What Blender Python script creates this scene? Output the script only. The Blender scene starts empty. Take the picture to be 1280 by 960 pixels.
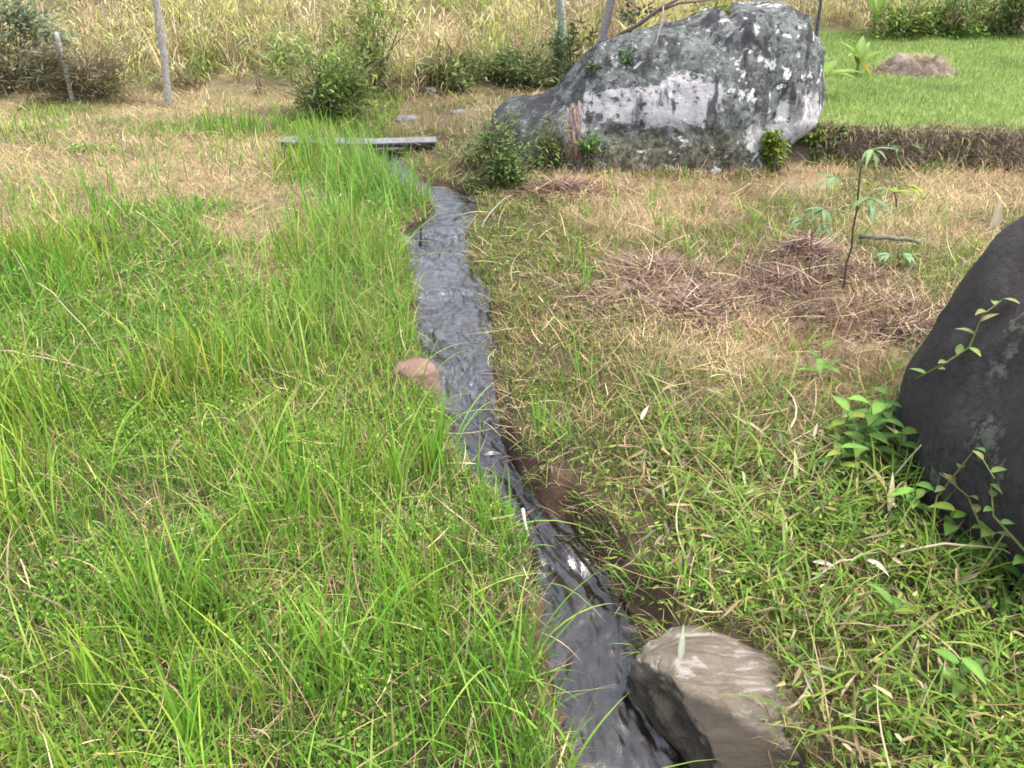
import bpy, math, random
import numpy as np
from mathutils import Vector

R = np.random.default_rng(7)
random.seed(7)
D2 = bpy.data
SC = bpy.context.scene
COL = SC.collection

# ------------------------------------------------------------------ camera
CAM_Z, PITCH, F = 1.6, math.radians(30), 1004.0
cp, sp_ = math.cos(PITCH), math.sin(PITCH)
cam = D2.objects.new('camera', D2.cameras.new('camera'))
COL.objects.link(cam)
cam.location = (0, 0, CAM_Z)
cam.rotation_euler = (math.pi / 2 - PITCH, 0, 0)
cam.data.sensor_width = 36
cam.data.lens = 36 * F / 1280
cam.data.clip_start = 0.05
cam.data.clip_end = 2000
SC.camera = cam

def ray(px, py):
    a, b = (px - 640) / F, (480 - py) / F
    return a, cp + b * sp_, -sp_ + b * cp

def at(px, py, Y):
    a, b, c = ray(px, py)
    t = Y / b
    return Vector((a * t, Y, CAM_Z + c * t))

# ------------------------------------------------------------------ noise
def _h(ix, iy, iz, s):
    n = (ix.astype(np.int64) * 374761393 + iy.astype(np.int64) * 668265263 + iz.astype(np.int64) * 2147483647 + s * 974711)
    n = (n ^ (n >> 13)) * 1274126177 & 0x7fffffff
    n = (n ^ (n >> 16)) * 668265263 & 0x7fffffff
    n = n ^ (n >> 15)
    return (n & 0xffff) / 65535.0

def vn(x, y, z=None, s=0):
    x = np.asarray(x, float); y = np.asarray(y, float)
    z = np.zeros_like(x) if z is None else np.asarray(z, float)
    fx, fy, fz = np.floor(x), np.floor(y), np.floor(z)
    u, v, w = x - fx, y - fy, z - fz
    u = u * u * (3 - 2 * u); v = v * v * (3 - 2 * v); w = w * w * (3 - 2 * w)
    r = 0
    for a in (0, 1):
        for b in (0, 1):
            for c in (0, 1):
                r = r + _h(fx + a, fy + b, fz + c, s) * (u if a else 1 - u) * (v if b else 1 - v) * (w if c else 1 - w)
    return r * 2 - 1

def fbm(x, y, z=None, o=4, s=0):
    r, a, f = 0, 1.0, 1.0
    for k in range(o):
        r = r + a * vn(np.asarray(x) * f, np.asarray(y) * f, None if z is None else np.asarray(z) * f, s + k * 17)
        a *= .5; f *= 2.03
    return r / 1.6

def ss(a, b, x):
    t = np.clip((np.asarray(x, float) - a) / (b - a), 0, 1)
    return t * t * (3 - 2 * t)

# ------------------------------------------------------------------ stream course
def wz(y):   # water level, dropping in little steps towards the viewer
    y = np.asarray(y, float)
    return (-0.120 + 0.006 * np.clip(y - 1, 0, 6) + .018 * ss(1.70, 2.05, y) + .020 * ss(2.80, 2.93, y)
            + .014 * ss(3.75, 3.85, y) + .016 * ss(4.55, 4.64, y) + .006 * ss(5.2, 5.6, y))

ROWS = [(1000, 738, 980), (960, 728, 930), (900, 714, 850), (860, 704, 808), (800, 690, 792), (740, 682, 765),
        (690, 664, 738), (650, 640, 700), (620, 612, 662), (590, 586, 640), (560, 572, 624), (520, 547, 614),
        (470, 538, 608), (420, 528, 606), (370, 522, 603), (335, 514, 585), (300, 510, 576), (285, 512, 578),
        (270, 540, 590), (255, 545, 592), (242, 515, 580), (228, 490, 525), (205, 478, 503), (185, 472, 500),
        (176, 472, 492)]
SY, SL, SR = [], [], []
for r_, l_, q_ in ROWS:
    y = 2.0
    for _ in range(30):
        a, b, c = ray(640, r_)
        t = (float(wz(y)) - CAM_Z) / c
        y = b * t
    SY.append(y)
    SL.append((l_ - 640) / F * t); SR.append((q_ - 640) / F * t)
SY, SL, SR = map(np.array, (SY, SL, SR))
SY = np.concatenate([[-3.0], SY]); SL = np.concatenate([[SL[0] + .75], SL]); SR = np.concatenate([[SR[0] + .95], SR])
def xl(y): return np.interp(y, SY, SL)
def xr(y): return np.interp(y, SY, SR)
Y_END = SY[-1]
SY = np.append(SY, Y_END + .12); SL = np.append(SL, (SL[-1] + SR[-1]) / 2); SR = np.append(SR, SL[-1])

def sdist(x, y):  # >0 outside the channel (m), negative inside
    return np.maximum(xl(y) - x, x - xr(y)) + 3.0 * np.maximum(0, y - Y_END)

# ------------------------------------------------------------------ ground
def yhill(x):
    return 8.55 + .45 * ss(-1.2, .2, x) + 2.6 * ss(1.4, 2.6, x) - .25 * ss(-3, -6, -x)
def lip(x):
    return 6.0 + .28 * ss(3.1, 2.2, x) - .05 * (x - 2.7) + .13 * vn(x * 2.2, x * 0 + 3.3, s=5) + .05 * vn(x * 7, x * 0 + 1.3, s=6)
def hg(x, y):
    x = np.asarray(x, float); y = np.asarray(y, float)
    d = sdist(x, y) + .018 * vn(x * 22, y * 22, s=12) * ss(.2, .05, np.abs(sdist(x, y)))
    right = ss(0, 1, (x - xr(y)) / .8) * ss(9, 7, y)
    h = .02 * fbm(x * 1.1, y * 1.1, s=1) + .010 * fbm(x * 6, y * 6, s=2, o=3)
    h = h + right * (.03 + .02 * ss(.3, 2, x)) * ss(5.5, 4, y)
    ter = ss(1.3, 2.5, x)
    step = ss(-.10, .08, y - lip(x) + .03 * vn(x * 9, y * 9, s=9))
    h = h + ter * (.23 * step)
    hl = yhill(x)
    k = y - hl
    soft = np.where(k > 3, k, np.log1p(np.exp(np.clip(k, -20, 3) * 3)) / 3)
    rise = np.where(soft < 30, .19 * soft, 5.7 + 9 * (1 - np.exp(-(soft - 30) / 90)))
    h = h + rise * (1 + .12 * fbm(x * .25, y * .25, s=4))
    # channel
    bankw = .065 + .045 * vn(x * 5, y * 5, s=8) + np.where(x > xr(y), .03, 0)
    bed = wz(y) - .045 + .028 * vn(x * 16, y * 16, s=11)
    h = h + .012 * fbm(x * 30, y * 30, s=13, o=2) * ss(.18, .06, d)
    t = ss(-.02, 1, d / bankw)
    return bed * (1 - t) + h * t

def hg1(x, y): return float(hg(np.array([x]), np.array([y]))[0])

def G(px, py):  # pixel -> point on the ground
    a, b, c = ray(px, py)
    ts = np.linspace(.6, 26, 4000)
    X, Y, Z = a * ts, b * ts, CAM_Z + c * ts
    i = int(np.argmax(Z < hg(X, Y)))
    return Vector((X[i], Y[i], hg1(X[i], Y[i])))

# ------------------------------------------------------------------ mesh helpers
def mesh_np(name, V, faces_list, col=None, smooth=False):
    """faces_list: list of int arrays (n,k)"""
    me = D2.meshes.new(name)
    V = np.asarray(V, np.float32)
    me.vertices.add(len(V)); me.vertices.foreach_set('co', V.ravel())
    loops = np.concatenate([f.ravel() for f in faces_list]).astype(np.int32)
    tot = np.concatenate([np.full(len(f), f.shape[1]) for f in faces_list])
    start = np.concatenate([[0], np.cumsum(tot)[:-1]]).astype(np.int32)
    me.loops.add(len(loops)); me.loops.foreach_set('vertex_index', loops)
    me.polygons.add(len(tot)); me.polygons.foreach_set('loop_start', start)
    if smooth:
        me.polygons.foreach_set('use_smooth', np.ones(len(tot), bool))
    if col is not None:
        at_ = me.attributes.new('col', 'FLOAT_COLOR', 'POINT')
        c = np.ones((len(V), 4), np.float32); c[:, :3] = col
        at_.data.foreach_set('color', c.ravel())
    me.update(calc_edges=True)
    return me

class MB:
    def __init__(s): s.V = []; s.F = {}; s.C = []; s.n = 0
    def add(s, V, faces, col):
        V = np.asarray(V, float).reshape(-1, 3)
        s.V.append(V)
        c = np.asarray(col, float)
        s.C.append(np.broadcast_to(c, V.shape) if c.ndim < 2 else c)
        for f in faces:
            f = np.asarray(f)
            s.F.setdefault(f.shape[1], []).append(f + s.n)
        s.n += len(V)
    def mesh(s, name, smooth=False):
        return mesh_np(name, np.concatenate(s.V), [np.concatenate(v) for v in s.F.values()], np.concatenate(s.C), smooth)
    def obj(s, name, mat, parent=None, smooth=False):
        return link(name, s.mesh(name, smooth), mat, parent)

def link(name, me, mat, parent=None):
    o = D2.objects.new(name, me)
    COL.objects.link(o)
    if mat: me.materials.append(mat)
    if parent is not None:
        o.parent = parent
        o.location = -Vector(parent.location)   # parts are modelled in world space, roots are unrotated
    return o

def tag(o, label=None, cat=None, group=None, kind=None):
    if label: o['label'] = label
    if cat: o['category'] = cat
    if group: o['group'] = group
    if kind: o['kind'] = kind
    return o

def empty(name, loc, label, cat, group=None):
    o = D2.objects.new(name, None); COL.objects.link(o)
    o.location = loc; o.empty_display_size = .1
    return tag(o, label, cat, group)

def blades(mb, P, H, W, az, lean, bend, nseg=3, col=(.1, .2, .02), tip=None, swirl=0.0):
    n = len(P)
    if n == 0: return
    P = np.asarray(P, float)
    b = lambda q: np.broadcast_to(np.asarray(q, float), (n,))
    H, W, az, lean, bend = map(b, (H, W, az, lean, bend))
    sw = b(swirl) if np.ndim(swirl) else (R.normal(0, swirl, n) if swirl else np.zeros(n))
    tw = az + np.pi / 2 + R.normal(0, .5, n)
    wx, wy = np.cos(tw), np.sin(tw)
    V = np.zeros((n, 2 * nseg + 1, 3)); rx_ = np.zeros(n); ry_ = np.zeros(n); z = np.zeros(n)
    col = np.broadcast_to(np.asarray(col, float), (n, 3))
    C = np.zeros((n, 2 * nseg + 1, 3))
    tipc = col if tip is None else np.broadcast_to(np.asarray(tip, float), (n, 3))
    for i in range(nseg + 1):
        t = i / nseg
        cx = P[:, 0] + rx_; cy = P[:, 1] + ry_; cz = P[:, 2] + z
        w = W * .5 * (.65 + 1.1 * t - 1.75 * t * t) if i < nseg else 0 * W
        k = col + (tipc - col) * t * t
        if i < nseg:
            th0 = lean + bend * t
            # width direction stays near horizontal
            V[:, 2 * i, 0] = cx - wx * w; V[:, 2 * i, 1] = cy - wy * w; V[:, 2 * i, 2] = cz
            V[:, 2 * i + 1, 0] = cx + wx * w; V[:, 2 * i + 1, 1] = cy + wy * w; V[:, 2 * i + 1, 2] = cz
            C[:, 2 * i] = k; C[:, 2 * i + 1] = k
            th = lean + bend * (t + .5 / nseg)
            aa = az + sw * (t + .5 / nseg); rx_ = rx_ + np.cos(aa) * np.sin(th) * H / nseg; ry_ = ry_ + np.sin(aa) * np.sin(th) * H / nseg; z = z + np.cos(th) * H / nseg
        else:
            V[:, -1, 0] = cx; V[:, -1, 1] = cy; V[:, -1, 2] = cz
            C[:, -1] = k
    m = 2 * nseg + 1
    base = (np.arange(n) * m)[:, None]
    fs = []
    if nseg > 1:
        q = np.concatenate([base + np.array([[2 * i, 2 * i + 1, 2 * i + 3, 2 * i + 2]]) for i in range(nseg - 1)])
        fs.append(q)
    fs.append(base + np.array([[m - 3, m - 2, m - 1]]))
    mb.add(V.reshape(-1, 3), fs, C.reshape(-1, 3))

def leaves(mb, P, L, W, az, pitch, col, fold=.25, shape='round', roll=None, curl=0.0):
    """folded leaves: 2 quads each along the midrib"""
    n = len(P)
    if n == 0: return
    P = np.asarray(P, float)
    b = lambda q: np.broadcast_to(np.asarray(q, float), (n,))
    L, W, az, pitch = map(b, (L, W, az, pitch))
    d = np.stack([np.cos(az) * np.cos(pitch), np.sin(az) * np.cos(pitch), np.sin(pitch)], 1)
    s = np.stack([-np.sin(az), np.cos(az), 0 * az], 1)
    u = np.cross(d, s)
    if roll is not None:
        ro = b(roll)[:, None]
        s, u = s * np.cos(ro) + u * np.sin(ro), u * np.cos(ro) - s * np.sin(ro)
    if shape == 'round': a1, a2, w1, w2 = .3, .75, .95, .9
    elif shape == 'lance': a1, a2, w1, w2 = .25, .6, .8, .75
    else: a1, a2, w1, w2 = .35, .7, 1.0, .5
    L_, W_ = L[:, None], W[:, None] * .5
    up = u * fold * W_
    cu = -u * (curl * L)[:, None] if np.ndim(curl) == 0 else -u * (curl * L)[:, None]
    v0 = P
    l1 = P + d * L_ * a1 + s * W_ * w1 + up; r1 = P + d * L_ * a1 - s * W_ * w1 + up
    l2 = P + d * L_ * a2 + s * W_ * w2 + up + cu * .5; r2 = P + d * L_ * a2 - s * W_ * w2 + up + cu * .5
    m1 = P + d * L_ * .5 + cu * .2
    tp = P + d * L_ + cu
    V = np.stack([v0, l1, l2, tp, r2, r1], 1)
    base = (np.arange(n) * 6)[:, None]
    col = np.broadcast_to(np.asarray(col, float), (n, 3))
    mb.add(V.reshape(-1, 3), [np.concatenate([base + np.array([[0, 3, 2, 1]]), base + np.array([[0, 5, 4, 3]])])],
           np.repeat(col, 6, 0))

def tube(mb, pts, rad, col, sides=7, jitter=0.0):
    pts = np.array([tuple(p) for p in pts], float)
    n = len(pts)
    rad = np.broadcast_to(np.asarray(rad, float), (n,)) if np.ndim(rad) == 0 or len(np.atleast_1d(rad)) == n else np.interp(np.linspace(0, 1, n), np.linspace(0, 1, len(rad)), rad)
    V = []
    ref = np.array([.31, .9, .2]); 
    for i in range(n):
        t = pts[min(i + 1, n - 1)] - pts[max(i - 1, 0)]
        t /= np.linalg.norm(t) + 1e-9
        a = np.cross(t, ref); a /= np.linalg.norm(a) + 1e-9
        c = np.cross(t, a)
        th = np.linspace(0, 2 * np.pi, sides, endpoint=False)
        k = rad[i] * (1 + jitter * R.normal(0, 1, sides))
        V.append(pts[i] + np.outer(np.cos(th) * k, a) + np.outer(np.sin(th) * k, c))
    V = np.concatenate(V + [pts[:1], pts[-1:]])
    q, tr = [], []
    for i in range(n - 1):
        for j in range(sides):
            k = (j + 1) % sides
            q.append((i * sides + j, i * sides + k, (i + 1) * sides + k, (i + 1) * sides + j))
    for j in range(sides):
        k = (j + 1) % sides
        tr.append((n * sides, k, j)); tr.append((n * sides + 1, (n - 1) * sides + j, (n - 1) * sides + k))
    mb.add(V, [np.array(q), np.array(tr)], col)

def curve(p0, p1, n=6, sag=(0, 0, 0), wob=0.0):
    p0, p1, sag = np.array(tuple(p0), float), np.array(tuple(p1), float), np.array(sag, float)
    out = []
    for i in range(n):
        t = i / (n - 1)
        p = p0 + (p1 - p0) * t + sag * 4 * t * (1 - t)
        if 0 < i < n - 1 and wob: p = p + R.normal(0, wob, 3)
        out.append(p)
    return out

def pick(cols, n, w=None, jit=.15):
    cols = np.array(cols, float)
    c = cols[R.choice(len(cols), n, p=None if w is None else np.array(w) / np.sum(w))]
    return np.clip(c * (1 + R.normal(0, jit, (n, 1))) * (1 + R.normal(0, .05, (n, 3))), .005, .9)

# ------------------------------------------------------------------ materials
def newmat(name):
    m = D2.materials.new(name); m.use_nodes = True
    nt = m.node_tree; nt.nodes.clear()
    return m, nt, nt.nodes, nt.links

def veg_mat(name, trans=.35, rough=.5, spec=.35):
    m, nt, N, L = newmat(name)
    a = N.new('ShaderNodeAttribute'); a.attribute_name = 'col'
    p = N.new('ShaderNodeBsdfPrincipled'); p.inputs['Roughness'].default_value = rough
    p.inputs['Specular IOR Level'].default_value = spec
    t = N.new('ShaderNodeBsdfTranslucent'); mx = N.new('ShaderNodeMixShader'); o = N.new('ShaderNodeOutputMaterial')
    mx.inputs[0].default_value = trans
    L.new(a.outputs['Color'], p.inputs['Base Color']); L.new(a.outputs['Color'], t.inputs['Color'])
    L.new(p.outputs[0], mx.inputs[1]); L.new(t.outputs[0], mx.inputs[2]); L.new(mx.outputs[0], o.inputs[0])
    return m

def attr_mat(name, rough=.85, spec=.2, nscale=40, namp=.35, bump=.3, bdist=.01):
    """vertex colour broken up by procedural noise, with bump"""
    m, nt, N, L = newmat(name)
    a = N.new('ShaderNodeAttribute'); a.attribute_name = 'col'
    tc = N.new('ShaderNodeTexCoord')
    n1 = N.new('ShaderNodeTexNoise'); n1.inputs['Scale'].default_value = nscale; n1.inputs['Detail'].default_value = 8; n1.inputs['Roughness'].default_value = .7
    L.new(tc.outputs['Object'], n1.inputs['Vector'])
    mr = N.new('ShaderNodeMapRange'); mr.inputs[1].default_value = .25; mr.inputs[2].default_value = .75
    mr.inputs[3].default_value = 1 - namp; mr.inputs[4].default_value = 1 + namp
    L.new(n1.outputs['Fac'], mr.inputs[0])
    mu = N.new('ShaderNodeVectorMath'); mu.operation = 'SCALE'
    L.new(a.outputs['Color'], mu.inputs[0]); L.new(mr.outputs[0], mu.inputs['Scale'])
    p = N.new('ShaderNodeBsdfPrincipled'); p.inputs['Roughness'].default_value = rough; p.inputs['Specular IOR Level'].default_value = spec
    L.new(mu.outputs[0], p.inputs['Base Color'])
    bp = N.new('ShaderNodeBump'); bp.inputs['Strength'].default_value = bump; bp.inputs['Distance'].default_value = bdist
    L.new(n1.outputs['Fac'], bp.inputs['Height']); L.new(bp.outputs[0], p.inputs['Normal'])
    o = N.new('ShaderNodeOutputMaterial'); L.new(p.outputs[0], o.inputs[0])
    return m

M_VEG = veg_mat('grass_blade', .42, .55, .25)
M_LEAF = veg_mat('leaf', .35, .6, .2)
M_DRY = veg_mat('dry_straw', .2, .7, .2)
M_GROUND = attr_mat('soil', .9, .2, 55, .5, .6, .012)
M_BARK = attr_mat('bark', .85, .2, 60, .4, .6, .006)
M_WOOD = attr_mat('weathered_wood', .85, .2, 38, .6, .9, .01)

class NB:
    """small helper for rock node graphs"""
    def __init__(s, name, coord='Object'):
        s.m, s.nt, s.N, s.L = newmat(name)
        s.tc = s.N.new('ShaderNodeTexCoord').outputs[coord]
    def noise(s, scale, detail=6, rough=.6, dist=0, vec=None):
        n = s.N.new('ShaderNodeTexNoise')
        n.inputs['Scale'].default_value = scale; n.inputs['Detail'].default_value = detail
        n.inputs['Roughness'].default_value = rough; n.inputs['Distortion'].default_value = dist
        s.L.new(s.tc if vec is None else vec, n.inputs['Vector']); return n.outputs['Fac']
    def map(s, scale=(1, 1, 1), rot=(0, 0, 0), loc=(0, 0, 0)):
        n = s.N.new('ShaderNodeMapping')
        n.inputs['Scale'].default_value = scale; n.inputs['Rotation'].default_value = rot; n.inputs['Location'].default_value = loc
        s.L.new(s.tc, n.inputs['Vector']); return n.outputs[0]
    def vor(s, scale, vec=None, rand=1):
        n = s.N.new('ShaderNodeTexVoronoi'); n.inputs['Scale'].default_value = scale; n.inputs['Randomness'].default_value = rand
        s.L.new(s.tc if vec is None else vec, n.inputs['Vector']); return n.outputs['Distance']
    def rng(s, v, a, b, c=0., d=1.):
        n = s.N.new('ShaderNodeMapRange'); n.inputs[1].default_value = a; n.inputs[2].default_value = b
        n.inputs[3].default_value = c; n.inputs[4].default_value = d
        s.L.new(v, n.inputs[0]); return n.outputs[0]
    def math(s, op, a, b=None):
        n = s.N.new('ShaderNodeMath'); n.operation = op; n.use_clamp = False
        for i, q in enumerate((a, b)):
            if q is None: continue
            if isinstance(q, (int, float)): n.inputs[i].default_value = q
            else: s.L.new(q, n.inputs[i])
        return n.outputs[0]
    def mix(s, f, a, b):
        n = s.N.new('ShaderNodeMix'); n.data_type = 'RGBA'
        for k, q in ((0, f), (6, a), (7, b)):
            if isinstance(q, tuple): n.inputs[k].default_value = (*q, 1)
            elif isinstance(q, (int, float)): n.inputs[k].default_value = q
            else: s.L.new(q, n.inputs[k])
        return n.outputs[2]
    def xyz(s):
        n = s.N.new('ShaderNodeSeparateXYZ'); s.L.new(s.tc, n.inputs[0]); return n.outputs
    def out(s, col, rough=.85, bump=None, strength=.5, dist=.02, spec=.25):
        p = s.N.new('ShaderNodeBsdfPrincipled')
        s.L.new(col, p.inputs['Base Color']); p.inputs['Specular IOR Level'].default_value = spec
        if isinstance(rough, (int, float)): p.inputs['Roughness'].default_value = rough
        else: s.L.new(rough, p.inputs['Roughness'])
        if bump is not None:
            b = s.N.new('ShaderNodeBump'); b.inputs['Strength'].default_value = strength; b.inputs['Distance'].default_value = dist
            s.L.new(bump, b.inputs['Height']); s.L.new(b.outputs[0], p.inputs['Normal'])
        o = s.N.new('ShaderNodeOutputMaterial'); s.L.new(p.outputs[0], o.inputs[0])
        return s.m

def lichen_rock():
    b = NB('lichen_rock')
    X = b.xyz()
    n1 = b.noise(2.2, 8, .65); n2 = b.noise(9, 8, .7); n3 = b.noise(28, 6, .7); n4 = b.noise(5, 8, .7, .8, b.map(loc=(3, 5, 1)))
    base = b.mix(b.rng(n2, .38, .66), (.026, .027, .026), (.165, .168, .162))
    base = b.mix(b.rng(n3, .52, .64, 0, .75), base, (.25, .26, .25))
    # grey green lichen discs
    v = b.vor(6.5, b.map(loc=(1.2, .4, 2)))
    green = b.math('MULTIPLY', b.rng(n4, .48, .60), .85)
    base = b.mix(b.math('MULTIPLY', green, .8), base, (.15, .175, .15))
    # bare pale pinkish stone showing through low on the face
    def ell(cx, cz, rx, rz):
        q1 = b.math('POWER', b.math('ABSOLUTE', b.math('MULTIPLY', b.math('SUBTRACT', X[0], cx), 1 / rx)), 2.0)
        q2 = b.math('POWER', b.math('ABSOLUTE', b.math('MULTIPLY', b.math('SUBTRACT', X[2], cz), 1 / rz)), 2.0)
        return b.math('SUBTRACT', 1, b.math('ADD', q1, q2))
    pale = b.math('MAXIMUM', b.math('MAXIMUM', ell(.95, .46, .55, .15), ell(1.25, .50, .28, .2)), b.math('MAXIMUM', ell(2.15, .32, .30, .22), b.math('MAXIMUM', ell(1.8, .26, .15, .13), ell(.45, .25, .10, .18))))
    pale = b.math('MAXIMUM', pale, -.8)
    nn = b.math('ADD', b.math('MULTIPLY', b.math('SUBTRACT', n2, .5), 2.2), b.math('MULTIPLY', b.math('SUBTRACT', n4, .5), 3.0))
    pm = b.rng(b.math('ADD', pale, nn), .22, .36)
    pcol = b.mix(b.rng(n2, .3, .7), (.25, .24, .245), (.40, .38, .39))
    base = b.mix(pm, base, pcol)
    # mossy dark brownish skirt under the band
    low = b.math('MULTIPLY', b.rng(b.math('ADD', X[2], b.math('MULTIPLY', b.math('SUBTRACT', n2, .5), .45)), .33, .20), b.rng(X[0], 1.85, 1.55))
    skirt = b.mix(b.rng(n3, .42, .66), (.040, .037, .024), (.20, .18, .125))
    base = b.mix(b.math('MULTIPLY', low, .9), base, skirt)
    base = b.mix(b.math('MULTIPLY', b.rng(n3, .36, .30), .8), base, (.04, .04, .042))
    # white lichen blotches
    nb = b.noise(7.5, 5, .6, .3, b.map(loc=(7, 2, 4)))
    wh = b.math('MULTIPLY', b.rng(b.math('ADD', nb, b.rng(X[0], 1.3, 1.7, 0, .035)), .615, .645), b.rng(X[0], .2, 1.6, .3, 1))
    wh = b.math('MULTIPLY', wh, b.rng(n3, .35, .5, .15, 1))
    base = b.mix(wh, base, (.56, .56, .56))
    nc = b.noise(19, 4, .6, .2, b.map(loc=(1, 9, 2)))
    base = b.mix(b.rng(nc, .64, .68, 0, .8), base, (.42, .43, .42))
    base = b.mix(b.rng(nc, .42, .36, 0, .85), base, (.028, .028, .03))
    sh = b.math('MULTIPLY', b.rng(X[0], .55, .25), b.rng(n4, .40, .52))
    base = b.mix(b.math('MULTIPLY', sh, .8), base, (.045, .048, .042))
    # dark run-off streaks
    st = b.noise(4.6, 5, .6, .3, b.map(scale=(1.25, 1, .22)))
    base = b.mix(b.math('MULTIPLY', b.rng(st, .54, .60), b.math('MULTIPLY', b.rng(n2, .25, .5, .3, .9), b.rng(X[2], .26, .42, .1, 1))), base, (.032, .030, .034))
    hgt = b.math('ADD', b.math('MULTIPLY', n2, .6), b.math('MULTIPLY', n3, .35))
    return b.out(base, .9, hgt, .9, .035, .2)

def dark_rock():
    b = NB('dark_rock')
    n1 = b.noise(4, 8, .6); n2 = b.noise(40, 8, .75); n3 = b.noise(9, 7, .7, .4, b.map(loc=(4, 1, 0)))
    base = b.mix(b.rng(n2, .3, .7), (.026, .023, .024), (.105, .094, .092))
    base = b.mix(b.rng(n1, .42, .62, 0, .75), base, (.072, .058, .056))
    n5 = b.noise(95, 4, .8); n6 = b.noise(22, 6, .7, .3, b.map(loc=(2, 7, 3)))
    base = b.mix(b.rng(n5, .55, .66, 0, .6), base, (.075, .055, .065))
    base = b.mix(b.rng(n6, .55, .64, 0, .6), base, (.055, .068, .052))
    X = b.xyz()
    def spot(cx, cy, cz, r):
        v = b.N.new('ShaderNodeVectorMath'); v.operation = 'DISTANCE'; v.inputs[1].default_value = (cx, cy, cz); b.L.new(b.tc, v.inputs[0])
        return b.math('SUBTRACT', 1, b.math('MULTIPLY', v.outputs['Value'], 1 / r))
    sp = None
    for c in SPOTS:
        q = b.math('MAXIMUM', spot(*c), -1.0)
        sp = q if sp is None else b.math('MAXIMUM', sp, q)
    lm = b.rng(b.math('ADD', sp, b.math('ADD', b.math('MULTIPLY', b.math('SUBTRACT', n2, .5), 5.0), b.math('MULTIPLY', b.math('SUBTRACT', n6, .5), 2.5))), .35, .9)
    base = b.mix(b.math('MULTIPLY', lm, .6), base, (.24, .25, .19))
    base = b.mix(b.math('MULTIPLY', b.rng(n3, .60, .70), .35), base, (.10, .11, .08))
    return b.out(base, .85, b.math('ADD', b.math('ADD', b.math('MULTIPLY', n2, .8), n1), b.math('MULTIPLY', n6, .8)), 1.0, .03, .2)

def pale_stone():
    b = NB('pale_stone')
    v = b.map(scale=(1.6, 11, 20), rot=(.1, .15, .75))
    s1 = b.noise(2.0, 9, .68, 1.6, v); n2 = b.noise(60, 8, .8); n3 = b.noise(8, 6, .65)
    base = b.mix(b.rng(n3, .3, .7), (.135, .105, .075), (.27, .225, .175))
    base = b.mix(b.rng(s1, .50, .66, 0, .8), base, (.10, .075, .055))
    base = b.mix(b.rng(s1, .46, .36, 0, .8), base, (.44, .40, .35))
    base = b.mix(b.rng(n2, .56, .66, 0, .6), base, (.13, .11, .09))
    base = b.mix(b.rng(n3, .55, .68, 0, .6), base, (.24, .165, .12))
    X = b.xyz()
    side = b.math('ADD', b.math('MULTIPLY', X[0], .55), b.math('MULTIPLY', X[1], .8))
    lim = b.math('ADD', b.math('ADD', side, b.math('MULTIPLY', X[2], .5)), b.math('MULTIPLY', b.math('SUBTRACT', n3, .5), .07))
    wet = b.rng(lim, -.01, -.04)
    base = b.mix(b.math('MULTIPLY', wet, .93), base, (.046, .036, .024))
    rough = b.rng(wet, 0, 1, .8, .38)
    hgt = b.math('ADD', b.math('MULTIPLY', s1, .8), b.math('MULTIPLY', n2, .3))
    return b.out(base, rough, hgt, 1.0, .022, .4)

def small_stone(name, a, c, rough=.8):
    b = NB(name)
    n1 = b.noise(14, 8, .7); n2 = b.noise(50, 6, .7)
    base = b.mix(b.rng(n1, .3, .7), a, c)
    return b.out(base, rough, b.math('ADD', n1, b.math('MULTIPLY', n2, .5)), .6, .01)

def water_mat():
    b = NB('stream_water')
    m, N, L = b.m, b.N, b.L
    v = b.map(scale=(1.0, .45, 1))
    w1 = b.noise(30, 5, .65, 1.2, v); w2 = b.noise(95, 4, .6, .8, v); w3 = b.noise(9, 3, .5, .5, v)
    h = b.math('ADD', b.math('ADD', b.math('MULTIPLY', w1, .7), b.math('MULTIPLY', w2, .22)), b.math('MULTIPLY', w3, .5))
    bp = N.new('ShaderNodeBump'); bp.inputs['Strength'].default_value = .4; bp.inputs['Distance'].default_value = .010
    L.new(h, bp.inputs['Height'])
    gl = N.new('ShaderNodeBsdfGlossy'); gl.inputs['Roughness'].default_value = .13; gl.inputs['Color'].default_value = (1, 1, 1, 1)
    L.new(bp.outputs[0], gl.inputs['Normal'])
    tr = N.new('ShaderNodeBsdfTransparent'); tr.inputs['Color'].default_value = (.62, .58, .54, 1)
    fr = N.new('ShaderNodeFresnel'); fr.inputs['IOR'].default_value = 1.75
    L.new(bp.outputs[0], fr.inputs['Normal'])
    mx = N.new('ShaderNodeMixShader'); L.new(fr.outputs[0], mx.inputs[0]); L.new(tr.outputs[0], mx.inputs[1]); L.new(gl.outputs[0], mx.inputs[2])
    # froth on the little steps, then pale streaks painted as sky reflection
    a = N.new('ShaderNodeAttribute'); a.attribute_name = 'foam_sheen'
    fn = b.noise(55, 6, .75, .4, b.map(scale=(1, .3, 1)))
    ff = b.math('MULTIPLY', b.rng(b.math('ADD', fn, b.math('MULTIPLY', a.outputs['Fac'], .30)), .74, .90), .6)
    fm = b.noise(30, 7, .7, 1.2, b.map(scale=(1.6, .35, 1)))
    ff = b.math('ADD', ff, b.math('MULTIPLY', a.outputs['Fac'], b.rng(fm, .42, .66, -.02, .30)))
    df = N.new('ShaderNodeBsdfDiffuse'); df.inputs['Color'].default_value = (.42, .44, .48, 1)
    m2 = N.new('ShaderNodeMixShader'); L.new(ff, m2.inputs[0]); L.new(mx.outputs[0], m2.inputs[1]); L.new(df.outputs[0], m2.inputs[2])
    o = N.new('ShaderNodeOutputMaterial'); L.new(m2.outputs[0], o.inputs[0])
    return m

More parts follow.
